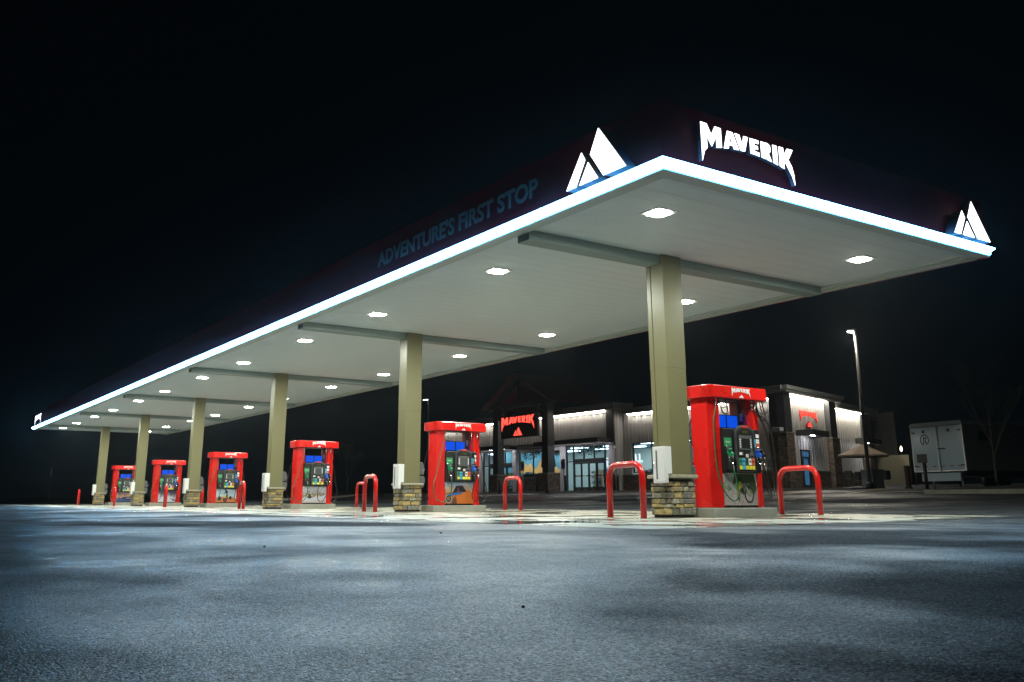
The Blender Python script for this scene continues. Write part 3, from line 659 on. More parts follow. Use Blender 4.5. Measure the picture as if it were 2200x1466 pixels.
# ---------------- the store ----------------
store = thing("convenience_store", "long grey sided convenience store with stone base and lit windows", "store", (-55, 50, .9))
LED = emitter("cornice_led", (1.0, .92, .80), 60)
LEDD = emitter("cornice_led_soft", (1.0, .92, .80), 4)
def stone_mat():
    m = bpy.data.materials.new("stacked_stone"); m.use_nodes = True; nt = m.node_tree; N = nt.nodes; L = nt.links; b = N["Principled BSDF"]; b.inputs["Roughness"].default_value = .85
    g = N.new("ShaderNodeNewGeometry"); sp = N.new("ShaderNodeSeparateXYZ"); L.new(g.outputs["Position"], sp.inputs[0])
    ad = N.new("ShaderNodeMath"); ad.operation = 'SUBTRACT'; L.new(sp.outputs["X"], ad.inputs[0]); L.new(sp.outputs["Y"], ad.inputs[1])
    cb = N.new("ShaderNodeCombineXYZ"); L.new(ad.outputs[0], cb.inputs[0]); L.new(sp.outputs["Z"], cb.inputs[1])
    br = N.new("ShaderNodeTexBrick"); L.new(cb.outputs[0], br.inputs["Vector"]); br.inputs["Scale"].default_value = 1; br.inputs["Brick Width"].default_value = .34; br.inputs["Row Height"].default_value = .085
    br.inputs["Mortar Size"].default_value = .008; br.inputs["Color1"].default_value = (.17,.12,.085,1); br.inputs["Color2"].default_value = (.075,.06,.05,1); br.inputs["Mortar"].default_value = (.015,.013,.012,1)
    n = N.new("ShaderNodeTexNoise"); n.inputs["Scale"].default_value = 6; n.inputs["Detail"].default_value = 6; L.new(g.outputs["Position"], n.inputs["Vector"])
    x = N.new("ShaderNodeMapRange"); x.inputs[1].default_value = .3; x.inputs[2].default_value = .7; x.inputs[3].default_value = .5; x.inputs[4].default_value = 1.6; L.new(n.outputs["Fac"], x.inputs[0])
    v = N.new("ShaderNodeVectorMath"); v.operation = 'SCALE'; L.new(br.outputs["Color"], v.inputs[0]); L.new(x.outputs[0], v.inputs["Scale"]); L.new(v.outputs[0], b.inputs["Base Color"])
    bp = N.new("ShaderNodeBump"); bp.inputs["Distance"].default_value = .03; bp.inputs["Strength"].default_value = .8; L.new(v.outputs[0], bp.inputs["Height"]); L.new(bp.outputs[0], b.inputs["Normal"])
    return m
SST = stone_mat(); SILL = mat("stone_sill", (.2,.19,.17), .8)
def siding(x0, x1, yf, z0, z1, T=None, m=SIDING, step=.4, name="wall", joint=True, thick=.15):
    mm = M(); mm.box(x0, x1, yf, yf+thick, z0, z1, T)
    x = x0 + step/2
    while x < x1 - .05: mm.box(x-.022, x+.022, yf-.035, yf+.001, z0+.002, z1-.002, T); x += step
    if joint and z1 - z0 > 2: 
        zz = z0 + (z1-z0)*.52; mm.box(x0+.01, x1-.01, yf-.012, yf+.002, zz, zz+.02, T)
    return mm.build(name, m, store)
# --- front section A (set forward) : upper wall
siding(-76, -50.2, 44.0, 4.35, 6.9)
B(-51.0, -50.18, 43.90, 43.995, 4.15, 6.62).build("corner_panel", CHAR, store)
c_ = M(); c_.box(-76.2, -49.55, 43.35, 43.95, 6.64, 6.86); c_.box(-76.3, -49.45, 43.25, 43.95, 6.862, 7.08); c_.box(-50.15, -49.5, 43.96, 45.2, 6.64, 7.08); c_.box(-76.1,-50.1,43.96,44.2,6.92,7.05)
c_.build("cornice", CORN, store)
B(-76, -51.05, 43.76, 43.82, 6.61, 6.636).build("light_strip", LED, store)
dm = M(); x = -75.8
while x < -51.2: dm.box(x, x+.62, 43.955, 43.963, 6.42, 6.47); x += .78
dm.build("drip_flashing", CHAR, store)
siding(44.05, 45.0, 50.16, .95, 6.63, T=lambda a, b, z: (-b, a, z), m=SIDING, name="wall", thick=.1, step=.3)   # return face
# band of wall between awning and windows
siding(-62.45, -56.6, 44.22, 4.08, 4.34, joint=False)
B(-76, -50.3, 44.2, 44.4, 4.30, 4.36).build("header_beam", BROWN, store)
B(-76, -67.65, 44.1, 44.3, .93, 4.3).build("wall", SIDING, store)
for x in (-62.95, -56.62): B(x, x+.53, 43.98, 44.3, .93, 4.3).build("pilaster", mat("pilaster_pale", (.62,.60,.62), .5), store)
B(-50.95, -50.3, 43.98, 44.3, .93, 4.3).build("pilaster", MATS["pilaster_pale"], store)
def stonewall(x0, x1, yf, z1=2.0, T=None, z0=.93):
    s = B(x0, x1, yf, yf+.3, z0, z1, T).build("stone_base", SST, store)
    B(x0-.03, x1+.03, yf-.06, yf+.3, z1+.001, z1+.07, T).build("sill", SILL, s)
stonewall(-62.4, -56.64, 44.0)
stonewall(-50.15, -36.4, 44.62)
stonewall(-50.9, -50.16, 43.93, 2.0)
GL = glass()
def window(x0, x1, z0, z1, y, muls=(), T=None, name="window", fr=BROWN):
    f = M(); t_ = .07
    f.box(x0, x0+t_, y, y+.1, z0, z1, T); f.box(x1-t_, x1, y, y+.1, z0, z1, T); f.box(x0+t_, x1-t_, y+.001, y+.1, z0, z0+t_, T); f.box(x0+t_, x1-t_, y+.001, y+.1, z1-t_, z1, T)
    for q in muls: f.box(q-.035, q+.035, y+.002, y+.1, z0+t_, z1-t_, T)
    o = f.build(name, fr, store); B(x0+t_, x1-t_, y+.05, y+.056, z0+t_, z1-t_, T).build("pane", GL, o); return o
window(-62.3, -56.7, 2.1, 4.08, 44.2, (-60.4, -58.5))
window(-49.3, -43.6, 2.15, 4.24, 44.85, (-47.4, -45.5))
siding(-50.1, -36.3, 44.72, 4.24, 6.6)
siding(-50.1, -49.3, 44.72, 2.07, 4.24, joint=False); siding(-43.6, -36.3, 44.72, 2.07, 4.24, joint=False)
c2 = M(); c2.box(-49.5, -36.45, 44.1, 44.7, 6.27, 6.45); c2.box(-49.5, -36.45, 44.0, 44.7, 6.452, 6.62); c2.build("cornice", CORN, store)
B(-49.4, -36.5, 44.50, 44.56, 6.24, 6.266).build("light_strip", LED, store)
dm = M(); x = -49.3
while x < -36.8: dm.box(x, x+.62, 44.675, 44.683, 6.05, 6.10); x += .78
dm.build("drip_flashing", CHAR, store)
# entrances
def entrance(xa, xb, flip):
    """xa..xb overall; side light, four-leaf sliding doors, side light"""
    y = 44.15; f = M(); W_ = xb - xa
    q = lambda u: xa + (u if not flip else W_ - u)
    def bx(u0, u1, z0, z1, dy=0): a, b = sorted((q(u0), q(u1))); f.box(a, b, y-dy, y+.12, z0, z1)
    for u in (0, .82, 4.45, W_-.06): bx(u, u+.09 if u < 1 or u == 4.45 else u+.06, .93, 4.3)
    for u in (2.05, 3.25): bx(u, u+.07, 3.28, 4.28)
    bx(.1, W_-.06, 4.22, 4.295, -.002); bx(.91, 4.45, 3.02, 3.30, .06); bx(.05, .82, 3.1, 3.16, .001); bx(4.54, W_-.06, 3.1, 3.16, .001); bx(.05, .82, .93, 1.0, .001); bx(4.54, W_-.06, .93, 1.0, .001)
    o = f.build("entrance_frame", BROWN, store)
    a, b = sorted((q(.1), q(W_-.06))); B(a, b, y+.06, y+.066, .95, 4.28).build("pane", GL, o)
    for i in range(4):
        u0 = .93 + i*.88; d = M(); a, b = sorted((q(u0), q(u0+.86)))
        yy = y - .01 if i in (1, 2) else y + .02
        d.box(a, a+.09, yy, yy+.05, .95, 3.01); d.box(b-.09, b, yy, yy+.05, .95, 3.01); d.box(a+.09, b-.09, yy, yy+.05, .95, 1.25); d.box(a+.09, b-.09, yy, yy+.05, 2.93, 3.01); d.box(a+.09, b-.09, yy, yy+.05, 2.02, 2.10)
        dd = d.build("sliding_door", BROWN, store)
        B(a+.2, b-.2, yy-.006, yy-.001, 2.04, 2.08).build("door_sticker", LRED if i in (0, 3) else LW, dd)
        B(a+.25, b-.25, yy-.006, yy-.001, 1.0, 1.12).build("door_sticker", GREYP, dd)
entrance(-56.05, -50.95, False)
entrance(-67.6, -63.0, False)
# front awnings
AWL = emitter("awning_lamp", (.93, .93, 1.0), 80)
def awning(x0, x1, yo, yi, z0, z1, T=None, lamp=True, es=None):
    a = M(); a.box(x0, x1, yo, yo+.06, z0, z1, T); a.box(x0, x0+.06, yo+.06, yi, z0, z1, T); a.box(x1-.06, x1, yo+.06, yi, z0, z1, T); a.box(x0+.06, x1-.06, yo+.06, yi, z1-.06, z1-.01, T)
    o = a.build("awning", BROWN, store)
    B(x0+.06, x1-.06, yo+.06, yi, z0+.08, z0+.11, T).build("awning_soffit", mat("awning_white", (.7,.69,.72), .6), o)
    if lamp:
        n = max(1, int((x1-x0)/1.8))
        for i in range(n):
            xx = x0 + (x1-x0)*(i+.5)/n; ym = (yo+yi)/2
            B(xx-.16, xx+.16, ym-.1, ym+.1, z0+.06, z0+.078, T).build("awning_light", AWL, o)
    return o
awning(-58.3, -50.6, 42.7, 43.89, 4.34, 4.66)
awning(-70.5, -62.3, 42.7, 43.99, 4.34, 4.66)
B(-62.3, -58.3, 43.3, 43.99, 4.52, 4.60).build("awning_rail", BROWN, store)
# roof & rear mass
rf = M(); rf.box(-76, -50.3, 44.3, 62, 6.5, 6.6); rf.prism([(-50.3,45.0),(-36.4,45.0),(-37.3,48),(-41,61.5),(-50.3,61.9)], 6.1, 6.2); rf.build("roof", CHAR, store)
B(-76, -75.8, 44.3, 62, .9, 6.9).build("wall", SIDING, store); B(-75.7, -40, 62, 62.2, .9, 6.6).build("wall", SIDING, store)
# --- corner tower and east side
c0 = Vector((-35.24, 44.0)); ud = Vector((-.2604, .9655)); nd = Vector((.9655, .2604))
TE = lambda s, o, z: (c0.x + ud.x*s - nd.x*o, c0.y + ud.y*s - nd.y*o, z)   # o positive = inwards
B(-36.35, -35.26, 43.99, 44.6, 4.18, 6.46).build("corner_panel", CHAR, store)
B(.003, .93, .002, .5, 4.18, 6.46, TE).build("corner_panel", CHAR, store)
s_ = M(); s_.box(-36.45, -35.2, 43.93, 44.6, .93, 4.10); s_.build("stone_base", SST, store)
B(-.05, .98, -.06, .5, .94, 4.095, TE).build("stone_base", SST, store)
B(-36.5, -35.14, 43.88, 44.6, 4.101, 4.17).build("sill", SILL, store); B(-.08, 1.02, -.10, .5, 4.099, 4.168, TE).build("sill", SILL, store)
tb = M()
for xx in (-36.1, -35.83, -35.55): tb.box(xx-.01, xx+.01, 43.97, 43.991, 4.2, 6.45)
tb.build("panel_batten", BLACKP, store)
siding(.93, 6.9, .35, 2.1, 6.7, TE)
stonewall(.98, 2.55, .28, 2.03, TE); stonewall(3.95, 6.8, .28, 2.03, TE)
siding(.93, 7.0, .36, 1.9, 2.12, TE, joint=False)
B(6.83, 7.9, .0, .6, 4.2, 6.46, TE).build("corner_panel", CHAR, store); B(6.8, 7.96, -.06, .6, .94, 4.1, TE).build("stone_base", SST, store); B(6.75, 8.0, -.1, .6, 4.101, 4.17, TE).build("sill", SILL, store)
siding(7.95, 13.7, .55, 2.1, 6.3, TE); stonewall(7.97, 13.7, .48, 2.03, TE)
B(13.7, 14.9, .2, .8, 4.2, 6.2, TE).build("corner_panel", CHAR, store); B(13.65, 14.95, .12, .8, .94, 4.15, TE).build("stone_base", SST, store)
c3 = M(); c3.box(-.35, 8.15, -.35, .34, 6.47, 6.62, TE); c3.box(-.45, 8.25, -.45, .34, 6.622, 6.84, TE); c3.build("cornice", CORN, store)
c5 = M(); c5.box(-36.75, -35.1, 43.6, 44.5, 6.471, 6.619); c5.box(-36.8, -35.0, 43.5, 44.5, 6.623, 6.838); c5.build("cornice", CORN, store)
c4 = M(); c4.box(8.16, 15.1, -.1, .54, 6.16, 6.3, TE); c4.box(8.26, 15.2, -.2, .54, 6.302, 6.5, TE); c4.build("cornice", CORN, store)
LED2 = emitter("cornice_led_side", (1.0, .92, .76), 170)
B(1.0, 6.75, .14, .2, 6.44, 6.466, TE).build("light_strip", LED2, store)
B(8.0, 13.6, .34, .4, 6.13, 6.156, TE).build("light_strip", LED2, store)
for s0, s1, of, zz in ((1.1, 6.6, .305, 6.25), (8.1, 13.4, .505, 5.94)):
    dm = M(); s = s0
    while s < s1: dm.box(s, s+.33, of, of+.008, zz, zz+.04, TE); s += .5
    dm.build("drip_flashing", CHAR, store)
awning(2.1, 4.55, -.75, .3, 4.05, 4.40, TE); awning(11.2, 13.9, -.7, .1, 4.0, 4.35, TE)
rf2 = M(); rf2.box(.5, 8, .5, 6, 6.4, 6.5, TE); rf2.box(8, 15, .6, 8, 6.1, 6.2, TE); rf2.build("roof", CHAR, store)
d = M(); d.box(2.6, 2.7, .28, .36, .95, 3.28, TE); d.box(3.78, 3.88, .28, .36, .95, 3.28, TE); d.box(2.7, 3.78, .281, .36, 3.18, 3.28, TE); d.box(2.7, 3.78, .282, .36, 2.75, 2.85, TE); d.box(2.7, 3.78, .283, .36, .95, 1.2, TE); d.box(2.7,2.85,.284,.36,1.2,2.75,TE); d.box(3.6,3.78,.284,.36,1.2,2.75,TE)
dd = d.build("side_door", BLACKP, store); B(2.7, 3.78, .32, .33, 1.2, 3.18, TE).build("pane", mat("door_poster_blue", (.02,.06,.14), .2, emit=(.12,.4,.75), es=.22, noise=.6, nscale=3), dd)
# store sign on the east wall
NEON = emitter("neon_red", (1.0, .06, .04), 2.2)
NSIDE = mat("neon_return", (.35,.01,.01), .4, emit=(1,.02,.01), es=.10)
def tower_pt(s, o, z): return Vector(TE(s, o, z))
sg = put_word("word_sign", tower_pt(2.7, .22, 5.13), (ud.x, ud.y, 0), EZ, 2.5, .50, .08, NSIDE, store)
put_word("sign_face", tower_pt(2.7, .175, 5.13), (ud.x, ud.y, 0), EZ, 2.5, .50, .008, NEON, sg)
sg = put_peaks("mountain_emblem", tower_pt(3.6, .22, 4.68), (ud.x, ud.y, 0), EZ, .62, .33, .14, NSIDE, store)
put_peaks("sign_face", tower_pt(3.6, .145, 4.68), (ud.x, ud.y, 0), EZ, .62, .33, .008, NEON, sg)
# wall lamps and cameras
def cam_box(p, name="security_camera"): 
    p = Vector(p); o = B(p.x-.12, p.x+.12, p.y-.3, p.y-.05, p.z-.07, p.z+.07).build(name, WHITE, store, .02); M().tube([p, p+Vector((0,-.08,.02))], .03, 8).build("mount", WHITE, o)
cam_box((-50.05,43.9,3.95)); 
o = B(-35.9, -35.3, 43.55, 43.9, 4.2, 4.42).build("flood_light", mat("flood_grey", (.45,.5,.5), .4), store, .03)
B(-37.0, -36.7, 44.35, 44.6, 2.2, 2.65).build("meter_box", mat("meter_grey", (.16,.2,.22), .5), store)
# --- interior
IN = thing("store_interior", "bright blue white shop interior with shelves and orange mountain mural", "shop interior", (-55, 50, .95))
WALLI = mat("interior_wall", (.78,.80,.74), .7)
B(-75, -41.5, 44.8, 61.5, .90, .955).build("shop_floor", mat("shop_floor", (.35,.36,.36), .3), IN)
B(-75.6, -41.8, 44.9, 61.6, 4.55, 4.62).build("shop_ceiling", mat("shop_ceiling", (.42,.62,.70), .7), IN)
B(-75.6, -41.5, 53.5, 53.7, .95, 4.55).build("back_wall", WALLI, IN)
PAN = emitter("ceiling_panel", (.80, .95, 1.0), 14)
for i in range(8):
    for j in range(3):
        x = -74 + i*4.2; y = 46.3 + j*2.6; B(x, x+1.6, y, y+.55, 4.515, 4.545).build("ceiling_panel_light", PAN, IN)
mur = M(); 
pts = [(-65,1.9),(-64.2,2.2),(-63.2,2.5),(-62.6,2.9),(-62.0,2.75),(-61.2,3.3),(-60.5,3.0),(-59.9,3.2),(-59.2,2.7),(-58.5,2.9),(-57.6,3.55),(-57.0,3.75),(-56.4,3.4),(-55.6,3.3),(-54.8,2.8),(-53.9,2.5),(-53.2,1.9)]
pts = [(-68.6 + (x + 65) * .72, 1.9 + (z - 1.9) * 1.12) for x, z in pts]
mur.prism(pts, 47.2, 47.25, T=lambda x, z, y: (x, y, z)); 
MUR = mat("mural_orange", (.80,.36,.10), .7, emit=(.9,.45,.16), es=.45, noise=.5, nscale=1.6)  # emission added so the mural looks lit; it is no lamp
mo = mur.build("mural_mountain", MUR, IN)
B(-68.9, -60.2, 47.26, 47.32, .96, 4.5).build("mural_sky", mat("mural_sky", (.16,.33,.42), .7, emit=(.15,.45,.6), es=.22, noise=.4, nscale=.7), IN)  # mural sky also glows faintly, shop light put into its colour
B(-68, -60, 46.4, 46.9, .96, 1.75).build("counter", mat("counter_dark", (.03,.05,.055), .4), IN)
B(-62.2, -56.8, 44.5, 44.6, 2.1, 2.36).build("window_ledge_sign", mat("ledge_dark", (.01,.03,.035), .4), IN)
B(-50.0, -42.5, 50.0, 50.1, 2.95, 3.45).build("menu_band", mat("menu_red", (.35,.03,.04), .5, emit=(.8,.05,.07), es=.18), IN)
B(-49.5, -42.5, 50.05, 50.15, .96, 2.94).build("cooler_wall", mat("cooler", (.35,.55,.6), .3, emit=(.5,.8,.9), es=.25, noise=.5, nscale=4), IN)
tm = text_mesh("B", .95, .03, .03); place_mesh("wall_lettering", tm, mat("letters_white_lit", (.8,.8,.8), .5, emit=(1,1,1), es=.9), (-55.75, 47.9, 2.85), EX, EZ, IN, .8)
tm = text_mesh("GRILL", .85, .03, .03); place_mesh("wall_lettering", tm, MATS["letters_white_lit"], (-53.85, 47.9, 3.08), EX, EZ, IN, 2.25 / max(v.co.x for v in tm.vertices))
SHP = island_ramp("shelf_goods", [(.6,.55,.45),(.5,.08,.05),(.1,.25,.5),(.65,.6,.6),(.1,.35,.2),(.7,.5,.1),(.3,.3,.32),(.75,.75,.72)], .6)
def shelf(x0, y0, ln, label):
    t = thing("store_shelf", label, "shelf", (x0+ln/2, y0, .956), "goods shelves inside the store")
    f = M(); f.box(x0, x0+ln, y0, y0+.05, .957, 2.5)
    for z in (1.1, 1.5, 1.9, 2.3): f.box(x0, x0+ln, y0-.35, y0-.001, z, z+.03)
    f.build("rack", mat("rack_white", (.55,.56,.55), .5), t)
    g = M(); rn = random.Random(int(x0*7))
    for z in (1.13, 1.53, 1.93, 2.33):
        x = x0 + .03
        while x < x0 + ln - .2: w_ = rn.uniform(.1,.28); g.box(x, x+w_*.93, y0-.3, y0-.03, z+.001, z+rn.uniform(.15,.3)); x += w_
    g.build("goods", SHP, t)
shelf(-67.8, 46.6, 4.6, "stocked white goods shelf seen through the far left entrance doors")
shelf(-56.2, 47.0, 2.0, "stocked shelf seen through the left leaf of the right hand entrance")
shelf(-53.2, 49.0, 2.4, "stocked shelf deep inside behind the right hand entrance doors")
shelf(-47.8, 47.2, 3.6, "stocked shelf seen through the window beside the nearest canopy column")
# leaning boards behind the door
ld = thing("leaning_boards", "pair of pale wooden boards leaning inside the right hand entrance", "boards", (-53.4, 45.2, .955))
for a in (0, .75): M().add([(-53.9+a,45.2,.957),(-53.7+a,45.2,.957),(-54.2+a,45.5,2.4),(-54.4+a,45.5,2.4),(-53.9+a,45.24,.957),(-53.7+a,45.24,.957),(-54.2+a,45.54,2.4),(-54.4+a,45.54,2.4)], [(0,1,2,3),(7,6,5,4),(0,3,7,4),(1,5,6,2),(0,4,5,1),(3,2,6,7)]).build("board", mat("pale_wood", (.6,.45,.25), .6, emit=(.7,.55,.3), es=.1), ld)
# dark hanging monitor
hb = thing("hanging_monitor", "large dark tilted monitor hanging inside the middle store window", "monitor", (-58.9, 44.75, 4.1))
M().add([(-60.0,44.7,2.85),(-58.15,44.7,2.85),(-58.3,44.6,4.0),(-59.75,44.6,4.0),(-60.0,44.8,2.85),(-58.15,44.8,2.85),(-58.3,44.7,4.0),(-59.75,44.7,4.0)], [(0,1,2,3),(7,6,5,4),(0,3,7,4),(1,5,6,2),(0,4,5,1),(3,2,6,7)]).build("monitor_shell", mat("monitor_dark", (.004,.02,.018), .5), hb)
M().tube([(-59.1,44.7,4.0),(-59.1,44.7,4.54)], .03, 6).build("bracket", BLACKP, hb)
# evergreen garlands at the top of the glass
LEAF = mat("evergreen_leaf", (.012,.045,.02), .6)
def garland(x0, x1, y, z, hgt, label, seed):
    rn = random.Random(seed); m = M()
    t = thing("evergreen_garland", label, "garland", ((x0+x1)/2, y, z), "evergreen garlands inside the glass")
    for i in range(420):
        u = rn.random(); x = x0 + (x1-x0)*u; dz = rn.random()**1.6 * hgt * (1 - .7*abs(u-.35)); p = Vector((x, y + rn.uniform(-.12,.12), z - dz)); a = rn.uniform(0, 6.28); l = rn.uniform(.06,.14)
        d1 = Vector((math.cos(a), rn.uniform(-.4,.4), math.sin(a))) * l; d2 = Vector((-math.sin(a), rn.uniform(-.4,.4), math.cos(a))) * l*.35
        m.add([p, p+d1*.5+d2, p+d1, p+d1*.5-d2], [(0,1,2,3)])
    m.build("needles", LEAF, t)
    M().tube([(x0,y,z+.0),(x1,y,z+.03)], .02, 5).build("cord", BLACKP, t)
garland(-62.2, -60.1, 44.6, 4.05, .6, "evergreen garland inside the top left of the middle store window", 1)
garland(-58.2, -56.8, 44.62, 4.05, .4, "evergreen garland beside the pale pilaster inside the middle window", 2)
garland(-55.2, -52.3, 44.6, 4.26, .75, "evergreen garland hanging above the right hand entrance doors", 3)

# ---------------- gable porch with the red sign ----------------
gp = thing("gable_porch", "dark timber gable porch on stone piers carrying the red lit sign", "porch", (-58.6, 42, .93))
for x in (-61.85, -55.25):
    st_ = B(x-.55, x+.55, 41.35, 42.35, .93, 2.20).build("pier", SST, gp); B(x-.6, x+.6, 41.3, 42.4, 2.201, 2.28).build("pier_cap", SILL, st_)
    B(x-.36, x+.36, 41.55, 42.15, 2.28, 7.5).build("post", CHAR, gp)
def bar3(a, b, w_, name, m, parent):
    a, b = Vector(a), Vector(b); d = (b-a).normalized(); s = Vector((0,1,0)); n = d.cross(s).normalized()*w_/2; s = s*w_/2
    vs = [a+n+s, a+n-s, a-n-s, a-n+s, b+n+s, b+n-s, b-n-s, b-n+s]
    return M().add(vs, [(0,1,2,3),(7,6,5,4),(0,4,5,1),(1,5,6,2),(2,6,7,3),(3,7,4,0)]).build(name, m, parent)
AP = (-58.75, 41.8, 9.75)
bar3((-63.0,41.8,7.45), AP, .32, "rafter", TIMBER, gp); bar3(AP, (-54.4,41.8,7.45), .32, "rafter", TIMBER, gp)
bar3((-62.6,41.8,7.55), (-54.8,41.8,7.55), .30, "tie_beam", TIMBER, gp); bar3((-58.75,41.8,7.7), (-58.75,41.8,9.6), .24, "king_post", TIMBER, gp)
bar3((-61.5,41.8,6.6), (-60.4,41.8,7.4), .16, "brace", TIMBER, gp); bar3((-55.6,41.8,6.6), (-56.7,41.8,7.4), .16, "brace", TIMBER, gp)
REDR = mat("red_roof_metal", (.22,.02,.02), .45)
for x in (-63.4, -54.1): 
    M().add([(AP[0],41.2,9.98),(AP[0],47,9.98),(x,47,7.45),(x,41.2,7.45),(AP[0],41.2,10.06),(AP[0],47,10.06),(x,47,7.53),(x,41.2,7.53)], [(0,1,2,3),(7,6,5,4),(0,3,7,4),(1,5,6,2),(0,4,5,1),(3,2,6,7)]).build("roof_slope", REDR, gp)
for x in (-61.5, -55.5): bar3((x, 41.8, 4.62), (x + (.9 if x < -58 else -.9), 41.75, 5.2), .05, "sign_rod", BLACKP, gp)
def neon(O, U, wd, hg, par, fn, nm, m):
    o = Vector(O); out = Vector(U).cross(Vector(EZ)); e = fn(nm, o, U, EZ, wd, hg, .06, NSIDE, par); fn(nm + "_face", o + out*.034, U, EZ, wd, hg, .006, m, e)
bx = thing("red_lit_sign", "black box sign with glowing red arched lettering and mountain emblem under the gable", "sign", (-58.55, 41.7, 5.0))
B(-61.0, -56.15, 41.5, 41.75, 5.02, 6.85).build("sign_box", mat("sign_black", (.008,.003,.003), .5), bx, .02)
for x in (-60.9, -56.3): B(x-.03, x+.03, 41.6, 41.66, 6.85, 7.4).build("hanger", BLACKP, bx)
NEON2 = emitter("neon_face", (1.0, .075, .05), 2.2)
neon((-60.80, 41.46, 5.80), EX, 4.4, .86, bx, put_word, "sign_lettering", NEON2)
neon((-59.15, 41.46, 5.17), EX, 1.15, .64, bx, put_peaks, "sign_emblem", NEON2)

# ---------------- small street furniture by the store ----------------
bb = None
for i, (x, y, lb) in enumerate(((-55.55,41.0,"beside the left jamb of the right hand entrance"),(-52.4,41.2,"beside the right jamb of the right hand entrance"),(-47.2,41.2,"in front of the wall right of the entrances, alone"),(-60.3,40.9,"just right of the left stone pier"),(-54.0,40.75,"just right of the right stone pier"))):
    if bb is None:
        bb = thing("black_bollard", "", "bollard", (0,0,0), "black bollards before the store"); M().tube([(0,0,0),(0,0,1.05),(0,0,1.1)], [.1,.1,.06], 12).build("post", BLACKP, bb); M().tube([(0,0,0),(0,0,.05)], [.2,.18], 12).build("base", BLACKP, bb); o = bb
    else: o = dup(bb)
    o.location = (x, y, gz(y) if y < 41 else .93); o['label'] = "black steel bollard " + lb
def sign_post(x, y, z0, h, wd, hg, m, label, plates=1, name="parking_sign", post=.03, pm=None):
    t = thing(name, label, "sign", (x, y, z0)); M().tube([(x,y,z0),(x,y,z0+h)], post, 8).build("post", pm or CHROME, t)
    p = B(x-wd/2, x+wd/2, y-post-.02, y-post-.005, z0+h-hg, z0+h).build("plate", m, t); return t, p
SW_ = mat("sign_white", (.16,.17,.18), .5)
for x, y, lb in ((-60.1,43.0,"blue and white parking sign before the middle store window"),(-54.9,43.0,"blue and white parking sign before the left of the right hand entrance")):
    t, p = sign_post(x, y, .93, 2.35, .45, .72, SW_, lb); B(x-.15, x+.15, y-.056, y-.051, 2.72, 3.05).build("blue_symbol", mat("sign_blue", (.01,.06,.35), .5), p)
sign_post(-83, 12.4, 0, 2.8, .5, .62, mat("sign_dim", (.28,.33,.33), .6), "lone small sign on a dark post at the far left edge of the lot", name="road_sign", pm=DGREY)
t, p = sign_post(-21.54, 35.2, gz(35.2), 1.45, .34, .24, SW_, "dark post with a framed plate standing before the white trailer", name="reader_post", post=.07, pm=BLACKP)
B(-21.75,-21.33,35.07,35.10,gz(35.2)+1.16,gz(35.2)+1.50).build("plate_frame", BLACKP, t)
t = thing("marker_post", "plain reddish post left of the trailer beside the patio", "post", (-27.2, 42.9, .87)); B(-27.3,-27.1,42.8,43.0,.87,1.98).build("post", mat("post_redbrown", (.07,.02,.015), .6), t, .02); B(-27.33,-27.07,42.77,43.03,.8,.95).build("base", BLACKP, t)
# street lamps
def street_lamp(x, y, z0, h, arm, label, es, shield=False):
    t = thing("street_lamp", label, "street lamp", (x, y, z0), "lot lighting poles")
    M().tube([(x,y,z0+.3),(x,y,z0+h)], [.11,.07], 12).build("pole", mat("pole_bronze", (.06,.055,.05), .4), t)
    M().tube([(x,y,z0-.02),(x,y,z0+.3)], [.22,.16], 12).build("base", BLACKP, t)
    hd_ = M(); hd_.box(x+min(0,arm), x+max(0,arm), y-.17, y+.17, z0+h-.02, z0+h+.1); o = hd_.build("lamp_head", mat("pole_bronze", (.06,.055,.05)), t, .02)
    xa, xb = sorted((x+arm*.35, x+arm*.95)); B(xa, xb, y-.14, y+.14, z0+h-.035, z0+h-.022).build("lens", emitter("lot_lens_%d" % es, (1.0,.96,.82), es), o)
street_lamp(-30.12, 44.0, .95, 8.4, -.36, "tall lit street lamp on the right above the patio umbrellas", 1500)
street_lamp(-73.5, 42.0, .93, 8.4, -.9, "distant street lamp rising just right of the second canopy column", 14)
